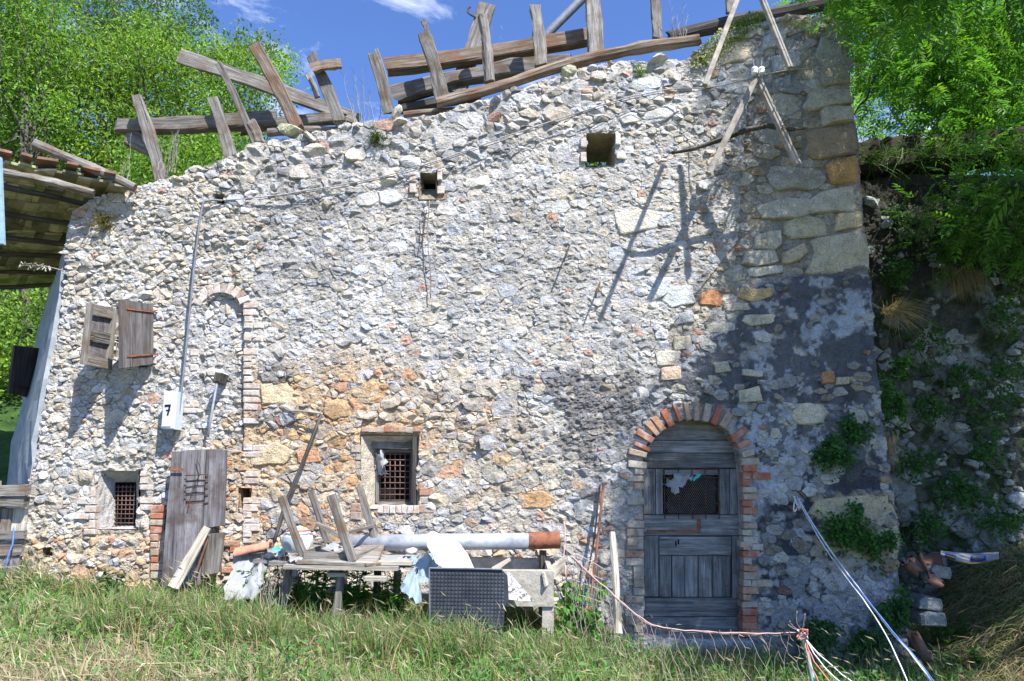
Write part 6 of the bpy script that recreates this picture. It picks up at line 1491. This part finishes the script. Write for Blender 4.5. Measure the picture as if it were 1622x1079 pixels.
# broken terracotta and printed sheet by the corner
GT2 = 'broken terracotta pieces by the corner'
def shard(a, b_, r, Y, lb, up=1.0): o = half_tile('terracotta_shard', PT(*a, Y), PT(*b_, Y - .05), r, lb, 'terra_dirty', up); o['group'] = GT2; return o
shard((1444, 884), (1462, 900), .12, .0, 'upper left broken terracotta piece at the house corner', -1); shard((1474, 878), (1484, 906), .11, .05, 'tall broken terracotta piece at the house corner', -1); shard((1468, 918), (1486, 930), .085, -.05, 'lower broken terracotta piece at the house corner')
shard((1452, 1000), (1478, 1045), .10, -.3, 'big terracotta piece sunk in dry grass at the foot of the corner', -1)
for (x, y, s_, lb) in ((1465, 955, .11, 'pale block under the broken terracotta'), (1470, 978, .12, 'lower pale block under the broken terracotta'), (1482, 905, .1, 'dark rock behind the broken terracotta')):
    p = PT(x, y, .05); mb = MB(); prism(mb, [(p.x - s_, p.z - .045), (p.x + s_ * .8, p.z - .05), (p.x + s_, p.z - .01), (p.x + s_ * .9, p.z + .045), (p.x - s_ * .3, p.z + .06), (p.x - s_ * .9, p.z + .04)], -.05, .22, .016, (.30, .31, .29), jit=.012, warp=.012); o = mb.build('rock', MAT['dark_stone']); tag(o, lb, 'rock')
PS = empty('printed_sheet', PT(1535, 895, -.1), 'curved white sheet with blue print and a yellow edge lying on the bank', 'sheet')
def bent(name, x0, x1, y0f, y1f, mat, off=0.0, n=12):
    vs = []; 
    for i in range(n + 1):
        x = x0 + (x1 - x0) * i / n; u = (x - 1490) / 92; sag = math.sin(u * math.pi) * 9
        a, b_ = PT(x, y0f(u) + sag * .35, .05 - off), PT(x, y1f(u) + sag, -.16 - off); vs += [a, b_]
    fs = [(2 * i, 2 * i + 1, 2 * i + 3, 2 * i + 2) for i in range(n)]; mb = MB(); mb.add(vs, fs); mb.add([v + Vector((0, .004, -.004)) for v in vs], [f[::-1] for f in fs]); return mb.build(name, MAT[mat], PS, True)
bent('sheet', 1490, 1582, lambda u: 872 + 2 * u, lambda u: 879 + 6 * u - 0, 'white_plastic')
bent('blue_print', 1497, 1514, lambda u: 873 + 2 * u, lambda u: 878 + 6 * u, 'print_blue', .004, 4); bent('blue_print', 1537, 1562, lambda u: 873.5 + 2 * u, lambda u: 876.5 + 6 * u, 'print_blue', .004, 5)
bent('yellow_edge', 1490, 1581, lambda u: 878.2 + 6 * u, lambda u: 880.5 + 6 * u, 'yellow', .006, 12); bent('yellow_print', 1500, 1513, lambda u: 875.5 + 2 * u, lambda u: 876.8 + 6 * u, 'yellow', .008, 4)
for k, (w0, w1) in enumerate(((1541, 1552), (1540, 1558), (1543, 1555))): bent('lettering', w0, w1, lambda u, k=k: 874.2 + k * 1.9 + 2 * u, lambda u, k=k: 873.2 + k * 1.9 + 6 * u - 2, 'white_plastic', .007, 3)

# ------------------------------------------------------------------ meadow grass
def field(n, x0, x1, y0, y1):
    X = RNG.uniform(x0, x1, n); Y = RNG.uniform(y0, y1, n); return np.stack([X, Y, gzf(X, Y)], 1)
R = field(180000, -6.5, 6.2, -4.2, .0)
tall = fbm(R[:, 0] * 1.4, R[:, 1] * 1.8, 0, 4, 401, .6); dry = fbm(R[:, 0] * 1.1 + 20, R[:, 1] * 1.5, 0, 4, 411, .6)
keep = ~((R[:, 0] > 3.9) & (R[:, 1] > -1.6)); R = R[keep]; tall = tall[keep]; dry = dry[keep]; n = len(R)
near = sstep(-1.1, -.1, R[:, 1]) * .45 + .75
LL = (.07 + .46 * tall ** 2.0) * near * np.where(R[:, 0] < 1.0, 1.2, .95) * np.where((R[:, 0] > .9) & (R[:, 1] > -1.2), .7, 1)
dm = sstep(.44, .60, dry + np.where((R[:, 0] < -1) & (R[:, 1] < -.9), .08, -.02) - .10 * sstep(-1.5, .3, R[:, 0]))
c = np.array((.19, .29, .10)) * RNG.uniform(.65, 1.35, (n, 1)); c = c * np.where(RNG.random(n) < .25, 1.3, 1)[:, None]
straw = np.where(RNG.random((n, 1)) < .4, np.array((.40, .31, .22)), np.array((.48, .42, .27))) * RNG.uniform(.6, 1.25, (n, 1)); pick = (RNG.random(n) < (.38 + .58 * dm))[:, None]; c = np.where(pick, straw, c)
lk = R.copy()
D0 = np.stack([-.25 + .3 * (fbm(R[:, 0], R[:, 1], 0, 3, 421) - .5) * 4, np.zeros(n) - .1, np.ones(n)], 1)
Dd = unit(RNG.normal(size=(n, 3)) * .45 + D0); S_ = unit(np.cross(Dd, rnd_dir(n))); L3 = (LL * RNG.uniform(.5, 1.5, n))[:, None]; WW = RNG.uniform(.004, .012, (n, 1)); hz = Dd.copy(); hz[:, 2] = 0
dr = RNG.uniform(.2, 1.3, (n, 1)); m1 = R + Dd * L3 * .5; t1 = R + Dd * L3 * .92 + hz * L3 * dr * .5 - np.array((0, 0, 1.)) * L3 * dr * .4
v = np.empty((n, 5, 3)); v[:, 0] = R - S_ * WW / 2 - (0, 0, .01); v[:, 1] = R + S_ * WW / 2 - (0, 0, .01); v[:, 2] = m1 + S_ * WW * .42; v[:, 3] = m1 - S_ * WW * .42; v[:, 4] = t1
b_ = np.arange(n)[:, None] * 5; o = mesh_np('grass', v.reshape(-1, 3), [b_ + [0, 1, 2, 3], b_ + [3, 2, 4]], MAT['grass'], None, np.repeat(c, 5, 0)); o['kind'] = 'stuff'
# tall seeded stalks, bleached
R = field(2600, -5.5, 3.8, -3.4, -.1); n = len(R)
blades('grass_stalks', None, R, n, .42, .004, (.36, .31, .18), (-.15, 0, 1), .18, .5, kind='stuff', dead=.2)
Cc = R + np.array((-.05, 0, .34)) + RNG.normal(size=(n, 3)) * (.05, .05, .05); leafmesh(Cc[:700], rnd_dir(700) * .4 + (-.6, 0, .4), rnd_dir(700), .07, .010, greens(700, (.42, .37, .24), .2, 0), 'grass_seed_heads', None, 'grass', 'stuff')
# taller green tufts that break up the sward
R = field(260, -5, 3.6, -3.2, -.3); R = np.repeat(R, 45, 0) + RNG.normal(size=(260 * 45, 3)) * (.05, .05, 0); R[:, 2] = gzf(R[:, 0], R[:, 1])
blades('grass_tufts', None, R, len(R), .34, .009, (.12, .28, .06), (0, -.05, 1), .5, 1.1, kind='stuff', dead=.15)
R = np.stack([RNG.uniform(-3.0, .75, 16000), RNG.uniform(-1.5, -.92, 16000), np.zeros(16000)], 1); R[:, 2] = gzf(R[:, 0], R[:, 1]); R = R[fbm(R[:, 0] * 3, R[:, 1] * 3, 0, 3, 601) > .42]
blades('tall_grass', None, R, len(R), .44, .006, (.13, .24, .075), (-.1, 0, 1), .28, .8, kind='stuff', dead=.35)
# dry bank at the right
R = field(70000, 3.7, 7.0, -3.2, .95); R = R[(R[:, 0] > 3.9) | (R[:, 1] < -.1)]
blades('dry_bank_grass', None, R, len(R), .30, .007, (.10, .19, .05), (-.5, -.4, .45), .6, 1.2, kind='stuff', dead=.62)
for i, (px_, lb) in enumerate(((110, 'fallen stone at the wall foot near the left corner'), (205, 'fallen stone in the grass right of the dark broad-leaved weed'), (240, 'fallen stone just left of the grey plank door'), (1005, 'fallen stone at the foot of the left brick jamb of the arched door'), (1100, 'fallen stone under the middle of the arched door'), (1160, 'fallen stone under the right side of the arched door'), (1235, 'fallen stone between the arched door and the bundled post'), (1340, 'fallen stone below the low ground ivy by the corner'))):
    y = -.22 - .12 * (i % 3); x = PT(px_, 950, y).x; s_ = random.uniform(.045, .085)
    o = boulder(None, x, y, float(gzf(x, y)) + s_ * .3, s_, s_ * .8, s_ * .6, random.choice([(.48, .45, .40), (.40, .38, .34), (.50, .40, .27)]), None, 'fallen_stone'); tag(o, lb, 'stone', 'stones fallen at the wall foot')
# weeds along the wall foot
R = np.stack([RNG.uniform(-4.9, 3.8, 14000), RNG.uniform(-.30, -.02, 14000), np.zeros(14000)], 1); R[:, 2] = gzf(R[:, 0], R[:, 1]); k = RNG.random(14000) < np.interp(R[:, 0], [-4.9, -3, -1, .8, 1.2, 3.8], [1, .9, .8, .5, .25, .25]); R = R[k]
blades('wall_foot_grass', None, R, len(R), np.interp(R[:, 0], [-4.9, .8, 1.2], [.38, .34, .16]), .006, (.12, .22, .06), (-.2, -.25, 1), .35, .9, kind='stuff', dead=.45)
# broad leaves among the grass
R = field(160, -5, 3.6, -3.0, -.15); R = np.repeat(R, 40, 0) + RNG.normal(size=(6400, 3)) * (.09, .08, 0); R[:, 2] = gzf(R[:, 0], R[:, 1]) + RNG.uniform(.02, .22, 6400)
leafmesh(R, rnd_dir(6400) + (0, 0, .2), rnd_dir(6400) * .5 + (0, -.2, 1.0), RNG.uniform(.03, .07, 6400), RNG.uniform(.015, .035, 6400), greens(6400, (.11, .22, .07), .4, .2), 'ground_leaves', None, 'leaf', 'stuff')
print('tris', sum(len(p.vertices) - 2 for m in bpy.data.meshes for p in m.polygons) if False else '')
